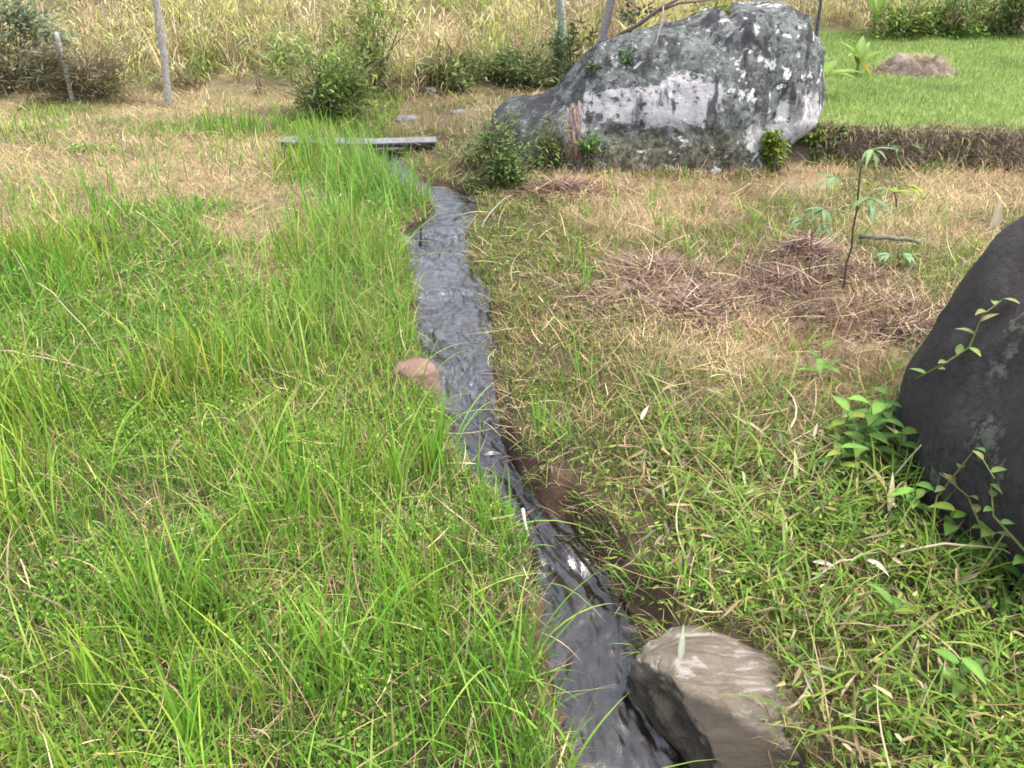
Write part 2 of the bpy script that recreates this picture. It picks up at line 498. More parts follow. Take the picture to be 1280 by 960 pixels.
# ------------------------------------------------------------------ zones (world space)
HAY = [  # pixel of heap centre, radius x, radius y, height
    (712, 238, .45, .22, .07), (955, 372, .80, .40, .08), (1085, 405, .34, .20, .06), (805, 338, .24, .16, .05), (1010, 318, .30, .16, .10), (305, 478, .07, .06, .06)]
HAYW = [(G(a, b), rx, ry, hh) for a, b, rx, ry, hh in HAY]

def hayw(x, y):
    r = 0 * x
    for c, rx, ry, hh in HAYW[:5]:
        q = ((x - c.x) / rx) ** 2 + ((y - c.y) / ry) ** 2
        r = np.maximum(r, np.exp(-q * .9))
    return r

MUD = [G(690, 610), G(660, 585), G(700, 650), G(790, 700), G(530, 272), G(505, 470), G(700, 900), G(640, 720)]
MUDR = [.06, .045, .05, .035, .10, .06, .05, .02]
def mudw(x, y):
    r = 0 * x
    for c, q in zip(MUD, MUDR):
        r = np.maximum(r, ss(1.5, .6, np.hypot(x - c.x, (y - c.y)) / q + .3 * vn(x * 12, y * 12, s=3)))
    d = sdist(x, y)
    r = np.maximum(r, ss(.10, .03, d) * ss(-.05, .35, vn(np.where(x < xl(y) + .05, 3.3, 8.8), y * 2.6, s=15) + .3 * vn(x * 14, y * 14, s=16)))
    return r

def dryL(x, y):
    d = xl(y) - x
    n = fbm(x * 1.3, y * 1.3, s=21)
    a = ss(4.0, 5.1, y + .9 * n - .15 * ss(-1.5, -4, x))
    a = a * ss(.45, .95, d + .25 * n)
    green = .08 + ss(.12, .45, fbm(x * .9 + 5, y * 1.6, s=23)) * .7
    return np.clip(a - green * a, 0, 1)
def dryR(x, y):
    d = x - xr(y)
    n = fbm(x * 1.5, y * 1.5, s=31)
    a = ss(.35, .95, d + .35 * n) * ss(2.15, 3.0, y + .3 * n)
    a = np.maximum(a, ss(7.0, 7.6, y) * .7)
    green = .08 + ss(-.05, .4, fbm(x * 1.6 + 9, y * 1.6, s=33)) * .75
    return np.clip(a - green * a, 0, 1)

def is_lawn(x, y): return (x > 2.0) & (y > lip(x) + .0)

ROCKS = [(1.12, 6.33, 1.22, .48), (2.38, 1.90, 1.16, .95), (.49, 1.34, .155, .15)]
def clear(x, y, pad=0.0):
    ok = sdist(x, y) > .012 + pad
    for cx, cy, rx, ry in ROCKS:
        ok &= ((x - cx) / (rx + pad)) ** 2 + ((y - cy) / (ry + pad)) ** 2 > 1
    return ok

def scatter(dens, bands, xmin=None, xmax=None):
    """dens(d): plants per square metre at distance d; yields x,y in a wide wedge in front of the viewer"""
    X, Y = [], []
    for y0, y1 in zip(bands[:-1], bands[1:]):
        hw = .72 * y1 + 1.4
        n = int(dens((y0 + y1) / 2) * (y1 - y0) * 2 * hw)
        X.append(R.uniform(-hw, hw, n)); Y.append(R.uniform(y0, y1, n))
    return np.concatenate(X), np.concatenate(Y)

BANDS = [.35, 1.2, 2, 2.8, 3.6, 4.6, 5.6, 6.6, 7.6, 8.8]
def P3(x, y, up=0.0): return np.stack([x, y, hg(x, y) + up], 1)

# ------------------------------------------------------------------ ground sheet
def axis(segs):
    out = []
    for a, b, st in segs: out.append(np.arange(a, b - 1e-6, st))
    return np.concatenate(out + [[segs[-1][1]]])
gx = axis([(-400, -40, 30), (-40, -12, 2), (-12, -5, .25), (-5, -1.1, .06), (-1.1, 1.1, .0125), (1.1, 5, .06), (5, 12, .25), (12, 40, 2), (40, 400, 30)])
gy = axis([(-60, -4, 4), (-4, .4, .2), (.4, 3.2, .0125), (3.2, 7.2, .025), (7.2, 13, .1), (13, 30, .5), (30, 60, 2), (60, 600, 20)])
XX, YY = np.meshgrid(gx, gy)
x, y = XX.ravel(), YY.ravel()
z = hg(x, y)
nx, ny = len(gx), len(gy)
i, j = np.meshgrid(np.arange(nx - 1), np.arange(ny - 1))
a = (j * nx + i).ravel()
faces = np.stack([a, a + 1, a + nx + 1, a + nx], 1)
def ground_col(x, y):
    n = fbm(x * 3, y * 3, s=41)[:, None]
    soil = np.array([.060, .042, .026]) * (1 + .3 * n)
    left = (x < .5 * (xl(y) + xr(y)))
    dry = np.where(left, dryL(x, y), dryR(x, y))[:, None]
    tan = np.array([.21, .165, .095]) * (1 + .3 * n)
    c = soil * (1 - dry) + tan * dry
    lw = is_lawn(x, y)[:, None]
    c = np.where(lw, np.array([.10, .15, .03]) * (1 + .3 * n), c)
    hill = ss(0, .5, y - yhill(x))[:, None]
    c = c * (1 - hill) + np.array([.13, .105, .055]) * hill  # hill soil kept dark so gaps between tussocks look shaded
    d = sdist(x, y)
    mud = np.maximum(ss(.07, .0, d), mudw(x, y))[:, None] * (y < Y_END)[:, None]
    c = c * (1 - mud) + np.array([.095, .056, .042]) * (1 + .45 * n) * mud
    bed = ss(.01, -.02, d)[:, None]
    c = c * (1 - bed) + np.array([.050, .040, .034]) * (1 + .5 * n) * bed
    # bank face under the lawn
    bf = (ss(.16, .04, np.abs(y - lip(x))) * ss(1.9, 2.4, x))[:, None]
    c = c * (1 - bf) + np.array([.17, .125, .10]) * (1 + .4 * n) * bf
    return np.clip(c, .01, .6)
me = mesh_np('ground', np.stack([x, y, z], 1), [faces], ground_col(x, y), True)
tag(link('ground', me, M_GROUND), 'rough soil and thatch ground of the meadow', 'ground', kind='structure')

# ------------------------------------------------------------------ water
ys = np.arange(.2, Y_END - .05, .006)
ts = np.linspace(-.12, 1.12, 64)
YY, TT = np.meshgrid(ys, ts, indexing='ij')
LX, RX = xl(YY), xr(YY)
WXs = LX + (RX - LX) * TT
amp = .0068 + .007 * sum(np.exp(-((YY - c) / w) ** 2) for c, w in ((1.86, .15), (2.7, .3), (3.3, .25), (3.75, .12), (4.5, .15)))
WZs = wz(YY + .10 * vn(WXs * 8, YY * 2, s=63)) + 1.5 * amp * fbm((WXs - LX) * 20 + 1.6 * vn(WXs * 6, YY * 3, s=66), YY * 9, s=61, o=3) + .0016 * vn(WXs * 60, YY * 30, s=67)
YF = YY + .10 * vn(WXs * 8, YY * 2, s=63) + .05 * vn(WXs * 25, YY * 4, s=64)
foam_sheen = np.clip(sum(.55 * k * np.exp(-((YF - c) / w) ** 2) for c, w, k in ((1.86, .06, .15), (2.86, .16, .9), (3.3, .35, .8), (3.78, .12, .9), (4.57, .10, 1.2), (4.2, .25, .9), (2.4, .2, .4))), 0, 1.3)
n1, n2 = YY.shape
i, j = np.meshgrid(np.arange(n1 - 1), np.arange(n2 - 1), indexing='ij')
a = (i * n2 + j).ravel()
me = mesh_np('stream', np.stack([WXs.ravel(), YY.ravel(), WZs.ravel()], 1), [np.stack([a, a + 1, a + n2 + 1, a + n2], 1)], None, True)
fa = me.attributes.new('foam_sheen', 'FLOAT', 'POINT'); fa.data.foreach_set('value', foam_sheen.ravel().astype(np.float32))
tag(link('stream_water', me, water_mat()), 'narrow rippling stream running between grassy banks', 'water', kind='structure')

# ------------------------------------------------------------------ rocks
def rock(name, c, r, mat, label, sub=5, amp=.12, fine=.02, freq=1.6, seed=0, flat=.6, rotz=0, group=None, squash=2.4, cat='stone', tilt=(0, 0), cuts=()):
    import bmesh
    bm = bmesh.new(); bmesh.ops.create_icosphere(bm, subdivisions=sub, radius=1)
    V = np.array([v.co[:] for v in bm.verts])
    F = np.array([[v.index for v in f.verts] for f in bm.faces]); bm.free()
    k = (np.abs(V) ** squash).sum(1) ** (-1 / squash)
    V = V * k[:, None]
    n = fbm(V[:, 0] * freq + seed, V[:, 1] * freq, V[:, 2] * freq, 5, seed)
    # facets
    lr = np.random.default_rng(int(seed) + 5)
    for q in range(7):
        d = lr.normal(0, 1, 3); d /= np.linalg.norm(d); lim = lr.uniform(.72, .92)
        t = V @ d
        V = V - np.outer(np.maximum(0, t - lim) * .75, d)
    for d, lim in cuts:
        d = np.array(d, float); d /= np.linalg.norm(d)
        V = V - np.outer(np.maximum(0, V @ d - lim - .10 * n) * .85, d)
    V = V * (1 + amp * n[:, None] + fine * fbm(V[:, 0] * 7 + seed, V[:, 1] * 7, V[:, 2] * 7, 4, seed + 1)[:, None])
    V = V * np.array(r)
    cz, sz = math.cos(rotz), math.sin(rotz)
    V[:, 2] += V[:, 0] * tilt[0] + V[:, 1] * tilt[1]
    V = np.stack([V[:, 0] * cz - V[:, 1] * sz, V[:, 0] * sz + V[:, 1] * cz, V[:, 2]], 1)
    o = link(name, mesh_np(name, V, [F], None, True), mat)
    o.location = c
    return tag(o, label, cat, group)

def big_boulder():
    top = np.array([(-.20, .12), (-.16, .28), (-.02, .40), (.15, .42), (.29, .46), (.45, .60), (.65, .82), (.94, .95), (1.3, 1.02), (1.62, 1.10), (1.95, 1.11), (2.15, 1.02), (2.27, .84), (2.33, .62), (2.36, .48), (2.385, .36), (2.38, .2), (2.36, .12)])
    # walk the outline so that the steep right end gets its own rows
    s = np.concatenate([[0], np.cumsum(np.hypot(*np.diff(top, axis=0).T))]); s /= s[-1]
    nu, nv = 220, 130
    u = np.linspace(0, 1, nu)
    tx = np.interp(u, s, top[:, 0]); tz = np.interp(u, s, top[:, 1]) * .965
    q = (tx - 1.1) / 1.29
    half = .53 * np.sqrt(np.clip(1 - np.abs(q) ** 3.2, 0.02, 1)) 
    mid = 6.33 + .05 * np.abs(q) ** 2
    front = mid - half
    V = np.zeros((nu, nv, 3))
    for k in range(nv):
        a = -.16 + (math.pi + .32) * k / (nv - 1)
        ca, sa = math.cos(a), math.sin(a)
        e = .72
        cy = np.sign(ca) * abs(ca) ** e; cz_ = np.sign(sa) * abs(sa) ** e
        V[:, k, 0] = tx
        # front face leans back, crest sits behind the middle
        V[:, k, 1] = mid + .06 * cz_ - half * cy * (1 - .18 * max(0, cz_))
        V[:, k, 2] = np.where(sa >= 0, tz * cz_, .35 * cz_)
    v = V.reshape(-1, 3).copy()
    n = fbm(v[:, 0] * 2.1, v[:, 1] * 2.1, v[:, 2] * 2.1, 5, 71)
    ridge = np.abs(vn(v[:, 0] * 2.6 + 4, v[:, 1] * 2.6, v[:, 2] * 1.0, 77))
    nrm = np.stack([.25 * (v[:, 0] - 1.1), v[:, 1] - 6.33, v[:, 2] * .8], 1)
    nrm /= np.linalg.norm(nrm, axis=1)[:, None] + 1e-6
    f2 = fbm(v[:, 0] * 7, v[:, 1] * 7, v[:, 2] * 7, 4, 73)
    groove = np.exp(-((v[:, 0] - 1.58 - .05 * np.sin(v[:, 2] * 9)) / .035) ** 2) * ss(.45, .7, v[:, 2])
    under = ss(.40, .28, v[:, 2] + .10 * n) * ss(.5, .8, v[:, 0]) * ss(2.2, 1.9, v[:, 0])
    v += nrm * (.075 * n + .028 * f2 + .022 * np.abs(f2) - .035 * groove - .025 * under - .10 * ss(.35, .0, v[:, 2]) * ss(1.8, 2.3, v[:, 0]))[:, None]
    v[:, 0] -= .16 * ss(.38, .0, v[:, 2]) * ss(1.7, 2.3, v[:, 0])
    # ledge: lower left tail is a separate shoulder
    i, j = np.meshgrid(np.arange(nu - 1), np.arange(nv - 1), indexing='ij')
    a = (i * nv + j).ravel()
    F = np.stack([a, a + nv, a + nv + 1, a + 1], 1)
    c0 = v[:nv].mean(0); c1 = v[-nv:].mean(0)
    k = np.arange(nv - 1)
    t0 = np.stack([k, k + 1, np.full(nv - 1, len(v))], 1); t1 = np.stack([(nu - 1) * nv + k + 1, (nu - 1) * nv + k, np.full(nv - 1, len(v) + 1)], 1)
    v = np.concatenate([v, [c0, c1]])
    o = link('boulder', mesh_np('boulder', v - np.array([0, 6.4, 0]), [F, np.concatenate([t0, t1])], None, True), lichen_rock())
    o.location = (0, 6.4, .0)
    tag(o, 'big grey boulder blotched with white and green lichen, behind the stream', 'boulder')
big_boulder()

DARK = rock('boulder', (2.435, 1.92, .003), (1.235, 1.042, 1.40), None, 'smooth dark boulder cut off by the right edge of the picture', sub=6, amp=.09, freq=1.3, seed=3, squash=2.139, cat='boulder', rotz=0, cuts=[((-.513, -.743, 1.354), .962), ((-.236, -.99, .255), 1.013)])
from mathutils.bvhtree import BVHTree
_me = DARK.data; _T = Vector(DARK.location)
DB = BVHTree.FromPolygons([v.co + _T for v in _me.vertices], [tuple(p.vertices) for p in _me.polygons])
def on_dark(px, py, lift=.015):
    d = Vector(ray(px, py)).normalized()
    loc, nrm, _, dist = DB.ray_cast(Vector((0, 0, CAM_Z)), d)
    g = G(px, py)
    if loc is None or (g - Vector((0, 0, CAM_Z))).length < dist: return g + Vector((0, 0, lift))
    return loc + nrm * lift
SPOTS = []
for px_, py_, r_ in ((1230, 545, .085), (1245, 590, .055), (1170, 600, .05), (1276, 408, .05), (1252, 462, .04), (1262, 440, .03), (1195, 660, .07)):
    q_ = on_dark(px_, py_, 0) - Vector(DARK.location); SPOTS.append((q_.x, q_.y, q_.z, r_))
DARK.data.materials.append(dark_rock())
rock('stone', (.525, 1.31, -.09), (.25, .20, .135), pale_stone(), 'pale streaked stone with a wet dark flank beside the stream', sub=6, amp=.10, freq=1.5, seed=9, squash=2.2, rotz=-.55, cuts=[((.1, -.22, 1), .80), ((-.60, -.78, .10), .66)], fine=.045)
g = G(520, 478); rock('stone', (g.x + .0, g.y, g.z - .015), (.098, .085, .115), small_stone('brown_stone', (.13, .075, .055), (.25, .165, .13)), 'pinkish brown stone set in the left bank of the stream', sub=5, amp=.12, seed=14)
a = at(738, 893, 1.16); rock('stone', (a.x, 1.16, -.150), (.050, .045, .028), small_stone('red_stone', (.15, .06, .035), (.30, .19, .15), .4), 'reddish stone just under the water of the stream', sub=4, amp=.12, seed=17)
m_grey = small_stone('grey_stone', (.10, .10, .105), (.22, .22, .23))
for px, py, r, lab in ((508, 150, (.10, .09, .045), 'flat grey stone half buried beyond the plank'), (572, 142, (.08, .07, .04), 'small grey stone in dry grass nearest to the lichen boulder'),
                       (538, 114, (.07, .05, .04), 'whitish stone at the foot of the tall hillside grass')):
    g = G(px, py); rock('stone', (g.x, g.y, g.z + .0), r, small_stone('white_stone', (.3, .3, .3), (.5, .5, .5)) if px == 538 else m_grey, lab, sub=4, amp=.15, seed=px)

# ------------------------------------------------------------------ grass : generic sampling
GREEN = [(.135, .30, .028), (.18, .36, .04), (.26, .39, .06), (.095, .23, .026)]
STRAW = [(.42, .32, .15), (.34, .245, .125), (.50, .41, .23), (.25, .17, .095)]
DRYB = [(.42, .31, .175), (.33, .23, .13), (.50, .40, .22), (.23, .16, .095), (.45, .32, .195)]

def near(y, a=1.0, p=1.0): return a * np.minimum(1, (2.0 / np.maximum(y, .5)) ** p)

# --- left meadow, short undergrowth
x, y = scatter(lambda d: 9000 if d < 2.8 else 9000 * (2.8 / d) ** 1.3, BANDS)
k = clear(x, y) & (x < xl(y)) & (y < yhill(x) + .2)
x, y = x[k], y[k]
dr = dryL(x, y); bare = np.maximum(mudw(x, y), .30 * ss(.25, .5, fbm(x * 4, y * 4, s=51)) * ss(3.4, 2.2, y))
keep = R.random(len(x)) > .85 * bare
x, y, dr = x[keep], y[keep], dr[keep]
isdry = R.random(len(x)) < .12 + .22 * ss(-.1, .4, fbm(x * 3, y * 3, s=52)) + .70 * dr
n = len(x)
sc = 1 + .10 * np.maximum(0, y - 2)
mb = MB(); md = MB()
g = ~isdry; m = g.sum()
c = pick(GREEN, m, jit=.22)
patch = fbm(x[g] * 1.7, y[g] * 1.7, s=53)[:, None]
c = c * (1 + .25 * patch) * np.array([1.0, 1, 1]) ; c[:, 0] *= (1 + .35 * patch[:, 0])
blades(mb, P3(x[g], y[g], -.005), R.uniform(.04, .11, m) * (1 - .35 * dr[g]), R.uniform(.0022, .0042, m) * sc[g], R.uniform(0, 6.28, m), R.uniform(0, .6, m), R.uniform(.1, 1.3, m), 2, c)
g = isdry; m = g.sum()
c = pick(DRYB + STRAW[:2], m, jit=.25) * (1 + .3 * fbm(x[g] * 2.2, y[g] * 2.2, s=54)[:, None])
blades(md, P3(x[g], y[g], .0), R.uniform(.04, .12, m), R.uniform(.002, .004, m) * sc[g], R.uniform(0, 6.28, m), R.uniform(.5, 1.45, m), R.uniform(0, .6, m), 2, c)
OBJ_DRY_LEFT = md
# --- left meadow, taller blades in clumps
x, y = scatter(lambda d: 3300 if d < 2.8 else 3300 * (2.8 / d) ** 1.15, BANDS)
k = clear(x, y) & (x < xl(y)) & (y < 7.4)
x, y = x[k], y[k]
d = xl(y) - x
cl = ss(-.25, .45, fbm(x * 3.2, y * 3.2, s=55))
bank = ss(.85, .35, d + .15 * fbm(x * 2, y * 2, s=56)) * ss(2.0, 3.2, y) * ss(7.0, 6.2, y)
dr = dryL(x, y)
pr = (.12 + .60 * cl) * (1 - .97 * dr) * (1 - .5 * mudw(x, y)) * (1 - .92 * ss(.20, .03, d) * ss(3.2, 2.4, y))
pr = np.maximum(pr, bank * (.18 + .42 * cl))
keep = R.random(len(x)) < pr
x, y, d, cl, bank = x[keep], y[keep], d[keep], cl[keep], bank[keep]
n = len(x); sc = 1 + .10 * np.maximum(0, y - 2)
H = R.uniform(.09, .25, n) * (.7 + .6 * cl) * (1 + .28 * bank) * (1 - .45 * ss(.14, .02, d)) * (1 + .22 * ss(2.9, 2.0, y)) + .10 * (R.random(n) < .12)
c = pick(GREEN, n, jit=.25); c = c * (1 - .4 * bank[:, None]) + np.array([.25, .34, .10]) * .4 * bank[:, None]
c[:, 0] *= 1 + .4 * fbm(x * 1.2, y * 1.2, s=57)
st = R.random(n) < .07
c[st] = pick(STRAW, st.sum())
tip = c.copy(); yl = R.random(n) < .25; tip[yl] = tip[yl] * np.array([1.7, 1.25, 1.2])
blades(mb, P3(x, y, -.005), H, R.uniform(.0036, .0080, n) * sc, R.uniform(0, 6.28, n) , R.uniform(0, .35, n), R.exponential(.5, n), 4, c, tip, swirl=.5)
# long arching blades
n = 460
x = R.uniform(-2.2, .35, n); y = R.uniform(.9, 4.2, n)
k = clear(x, y, .0) & (x < xl(y)); x, y = x[k], y[k]; n = len(x)
blades(mb, P3(x, y), R.uniform(.25, .45, n), R.uniform(.005, .008, n), R.normal(.4, 1.2, n), R.uniform(.15, .5, n), R.uniform(.5, 1.8, n), 7, pick(GREEN[:3], n) * 1.1, pick([(.3, .36, .09)], n))
tag(mb.obj('meadow_grass', M_VEG), 'lush green meadow grass on the left of the stream', 'grass', kind='stuff')
tag(md.obj('mown_dry_grass', M_DRY), 'short tan mown grass on the far left meadow', 'dry grass', kind='stuff')

# --- left: small leafy ground cover
mb = MB()
x, y = scatter(lambda d: 13000 if d < 2 else 13000 * (2 / d) ** 1.5, BANDS[:8])
k = clear(x, y) & (x < xl(y)); x, y = x[k], y[k]
pr = (.12 + .88 * ss(.0, .4, fbm(x * 3.5, y * 3.5, s=58))) * (1 - dryL(x, y)) * (1 - .8 * mudw(x, y))
pr *= 1 - .7 * ss(.25, .5, fbm(x * 4, y * 4, s=51)) * ss(3.4, 2.2, y)
k = R.random(len(x)) < pr; x, y = x[k], y[k]; n = len(x)
c = pick([(.14, .27, .03), (.19, .32, .05), (.10, .21, .03), (.24, .33, .06)], n, jit=.2)
leaves(mb, P3(x, y, 0) + np.stack([0 * x, 0 * x, R.uniform(.005, .055, n)], 1), R.uniform(.007, .016, n) * (1 + .22 * np.maximum(0, y - 2)), R.uniform(.005, .010, n) * (1 + .22 * np.maximum(0, y - 2)), R.uniform(0, 6.28, n), R.normal(.1, .5, n), c, .2, 'round', R.normal(0, .4, n))
tag(mb.obj('clover_ground_cover', M_LEAF), 'tiny round leaves carpeting the soil under the left grass', 'ground cover', kind='stuff')

# --- straw litter everywhere
mb = MB()
x, y = scatter(lambda d: 420 if d < 2.8 else 420 * (2.8 / d) ** .6, BANDS)
k = clear(x, y, .005) & (y < yhill(x)) & ~is_lawn(x, y); x, y = x[k], y[k]
left = x < xl(y)
pr = np.where(left, .50 + .2 * dryL(x, y) + .4 * ss(.0, .4, fbm(x * 3, y * 3, s=59)), .75)
k = R.random(len(x)) < pr; x, y = x[k], y[k]; n = len(x)
blades(mb, P3(x, y, 0) + np.stack([0 * x, 0 * x, R.uniform(.01, .06, n)], 1), (.05 + .22 * R.random(n) ** 2), R.uniform(.002, .0055, n) * (1 + .1 * np.maximum(0, y - 2)), R.uniform(0, 6.28, n), R.normal(1.38, .2, n), R.normal(.1, .55, n), 5, pick(STRAW, n, jit=.3), swirl=.7)
tag(mb.obj('straw_litter', M_DRY), 'scattered fallen straw and dead grass stalks', 'straw', kind='stuff')

# --- right bank: short mixed growth
mb = MB(); md = MB()
x, y = scatter(lambda d: 8500 if d < 2.8 else 8500 * (2.8 / d) ** 1.25, BANDS)
k = clear(x, y) & (x > xr(y)) & (y < yhill(x) + .2) & ~is_lawn(x, y); x, y = x[k], y[k]
dr = np.maximum(dryR(x, y), hayw(x, y))
keep = R.random(len(x)) > np.maximum(np.maximum(.85 * mudw(x, y), .35 * hayw(x, y)), .75 * ss(.15, .5, fbm(x * 5, y * 5, s=62)))
x, y, dr = x[keep], y[keep], dr[keep]
isdry = R.random(len(x)) < .24 + .64 * dr
sc = 1 + .10 * np.maximum(0, y - 2)
g = ~isdry; m = g.sum()
c = pick([(.13, .20, .03), (.17, .24, .04), (.23, .26, .06), (.10, .165, .03)], m, jit=.22)
blades(mb, P3(x[g], y[g], -.005), R.uniform(.03, .10, m), R.uniform(.0025, .0045, m) * sc[g], R.uniform(0, 6.28, m), R.uniform(0, .8, m), R.uniform(.1, 1.3, m), 2, c)
g = isdry; m = g.sum()
c = pick(DRYB + STRAW[:3], m, jit=.25) * (1 + .55 * fbm(x[g] * 2.2, y[g] * 2.2, s=64)[:, None])
pk = ss(.0, .5, fbm(x[g] * 1.4 + 4, y[g] * 1.4, s=69))[:, None]
c = np.clip(c * (1 - pk) + c * np.array([.86, .74, .80]) * pk, .01, .8)
blades(md, P3(x[g], y[g], 0), R.uniform(.05, .13, m), R.uniform(.002, .004, m) * sc[g], R.uniform(0, 6.28, m), R.uniform(.4, 1.45, m), R.uniform(0, .6, m), 2, c)
# a few taller green tufts on the right
tx, ty = R.uniform(.2, 2.6, 190), 1.3 + 4.3 * R.random(190) ** 1.4
k = clear(tx, ty, .02) & (tx > xr(ty)) & (hayw(tx, ty) < .4); tx, ty = tx[k], ty[k]
for a, b in zip(tx, ty):
    m = int(R.integers(4, 13))
    xx, yy = a + R.normal(0, .02, m), b + R.normal(0, .02, m)
    blades(mb, P3(xx, yy), R.uniform(.08, .24, m), R.uniform(.004, .008, m), R.uniform(0, 6.28, m), R.uniform(.05, .6, m), R.uniform(.2, 1.5, m), 5, pick(GREEN, m), swirl=.4)
n = 2600
x = R.uniform(-.15, 2.5, n); q = np.clip(1 - np.abs((x - 1.12) / 1.3) ** 3, 0, 1) ** .5
y = 6.31 - .52 * q - np.abs(R.normal(0, .06, n)); n = len(x); cl = ss(-.2, .4, fbm(x * 4, y * 2, s=75)); k = R.random(n) < .25 + .75 * cl; x, y, cl = x[k], y[k], cl[k]; n = len(x)
g = R.random(n) < .40; m = g.sum()
blades(mb, P3(x[g], y[g]), R.uniform(.03, .11, m) * (.5 + .6 * cl[g]), R.uniform(.006, .010, m), R.uniform(0, 6.28, m), R.uniform(0, .6, m), R.uniform(.2, 1.3, m), 3, pick([(.13, .20, .03), (.18, .23, .05), (.10, .15, .03)], m))
g = ~g; m = g.sum()
blades(md, P3(x[g], y[g]), R.uniform(.03, .12, m) * (.5 + .6 * cl[g]), R.uniform(.005, .009, m), R.uniform(0, 6.28, m), R.uniform(0, .8, m), R.uniform(.2, 1.3, m), 3, pick(DRYB, m))
tag(mb.obj('bank_grass', M_VEG), 'short yellow green grass on the right bank', 'grass', kind='stuff')
tag(md.obj('dead_grass', M_DRY), 'matted tan dead grass covering the right bank', 'dry grass', kind='stuff')

# --- right: leafy cover
mb = MB()
x, y = scatter(lambda d: 9000 if d < 2 else 9000 * (2 / d) ** 1.3, BANDS[:8])
k = clear(x, y) & (x > xr(y)) & ~is_lawn(x, y); x, y = x[k], y[k]
d = x - xr(y)
lush = np.maximum(ss(1.0, .45, d + .2 * fbm(x * 2, y * 2, s=65)) * ss(2.9, 3.6, y) * ss(5.6, 5.0, y), .6 * ss(2.7, 1.9, y + .35 * fbm(x * 2, y * 2, s=66)) * ss(.35, .75, x))
pr = (.24 + .76 * lush) * (.3 + .7 * ss(-.15, .3, fbm(x * 4, y * 4, s=67))) * (1 - mudw(x, y)) * (1 - .9 * hayw(x, y)) * (1 - .6 * dryR(x, y))
k = R.random(len(x)) < pr; x, y, lush = x[k], y[k], lush[k]; n = len(x)
c = pick([(.13, .24, .03), (.18, .29, .045), (.095, .19, .035), (.25, .31, .06)], n, jit=.2)
fr = ss(2.6, 1.9, y)
up = R.uniform(.005, .05, n) + fr * R.uniform(0, .08, n)
leaves(mb, P3(x, y) + np.stack([0 * x, 0 * x, up], 1), R.uniform(.010, .022, n) * (1 + .5 * fr) * (1 + .06 * np.maximum(0, y - 2)), R.uniform(.005, .009, n) * (1 + .25 * fr), R.uniform(0, 6.28, n), R.normal(.05, .5, n), c, .25, 'lance', R.normal(0, .4, n))
# wandering straw coloured runners and dead leaves in the near right corner
n = 1500
x = R.uniform(.4, 1.9, n); y = R.uniform(.8, 2.3, n); k = clear(x, y, .01); x, y = x[k], y[k]; n = len(x)
leaves(mb, P3(x, y) + np.stack([0 * x, 0 * x, R.uniform(.02, .12, n)], 1), R.uniform(.03, .085, n), R.uniform(.006, .013, n), R.uniform(0, 6.28, n), R.normal(-.5, .6, n), pick([(.46, .37, .20), (.36, .27, .14), (.52, .45, .28)], n), .5, 'lance', R.normal(0, .6, n), .25)
tag(mb.obj('leafy_ground_cover', M_LEAF), 'small leafy weeds carpeting the right bank', 'ground cover', kind='stuff')

# bigger leafy shoots in the near right corner : wide grass blades along short stems
mb = MB()
n = 1000
x = R.uniform(.5, 1.9, n); y = R.uniform(.75, 2.25, n)
k = clear(x, y, .01) & (x - xr(y) > .25) & (R.random(n) < .35 + .65 * ss(.0, .3, fbm(x * 3, y * 3, s=68))); x, y = x[k], y[k]
for a, b in zip(x, y):
    m = int(R.integers(3, 7)); hh = R.uniform(.04, .14)
    lx, ly = R.normal(0, .4, 2)
    t = np.linspace(.2, 1, m)
    P = np.stack([a + lx * hh * t, b + ly * hh * t, hg1(a, b) + hh * t], 1)
    c = pick([(.15, .27, .03), (.21, .32, .05), (.11, .21, .03), (.26, .32, .06)], m)
    blades(mb, P, R.uniform(.05, .13, m), R.uniform(.004, .009, m), R.uniform(0, 6.28) + np.arange(m) * 2.6, R.uniform(.7, 1.2, m), R.uniform(.2, 1.0, m), 4, c)
    blades(mb, [(a, b, hg1(a, b) - .01)], hh * 1.02, .003, 0, 0, 0, 2, c[:1])
n = 420; x = R.uniform(.45, 1.9, n); y = R.uniform(.75, 2.5, n); k = clear(x, y, .01) & (x - xr(y) > .12); x, y = x[k], y[k]; n = len(x)
blades(mb, P3(x, y), R.uniform(.12, .32, n), R.uniform(.006, .011, n), R.uniform(0, 6.28, n), R.uniform(.1, .7, n), R.uniform(.5, 2.0, n), 7, pick([(.17, .29, .035), (.24, .34, .06), (.12, .23, .03)], n), pick([(.32, .36, .10), (.2, .3, .05)], n), swirl=.4)
n = 260; x = R.uniform(.4, 1.9, n); y = R.uniform(.75, 2.6, n); k = clear(x, y, .01) & (x - xr(y) > .06); x, y = x[k], y[k]; n = len(x)
blades(mb, P3(x, y, .02), R.uniform(.12, .38, n), R.uniform(.003, .008, n), R.uniform(0, 6.28, n), R.uniform(.5, 1.4, n), R.normal(.4, .5, n), 7, pick(STRAW, n), swirl=.8)
n = 150; q = [G(R.uniform(1140, 1300), R.uniform(690, 760)) for _ in range(n)]; x = np.array([v.x for v in q]); y = np.array([v.y for v in q])
blades(mb, P3(x, y), R.uniform(.10, .26, n), R.uniform(.006, .012, n), R.uniform(0, 6.28, n), R.uniform(.05, .5, n), R.uniform(.4, 1.6, n), 6, pick([(.17, .29, .035), (.24, .34, .06), (.12, .23, .03), (.42, .34, .18)], n), swirl=.4)
tag(mb.obj('creeping_grass', M_VEG), 'creeping broad bladed grass in the near right corner', 'grass', kind='stuff')

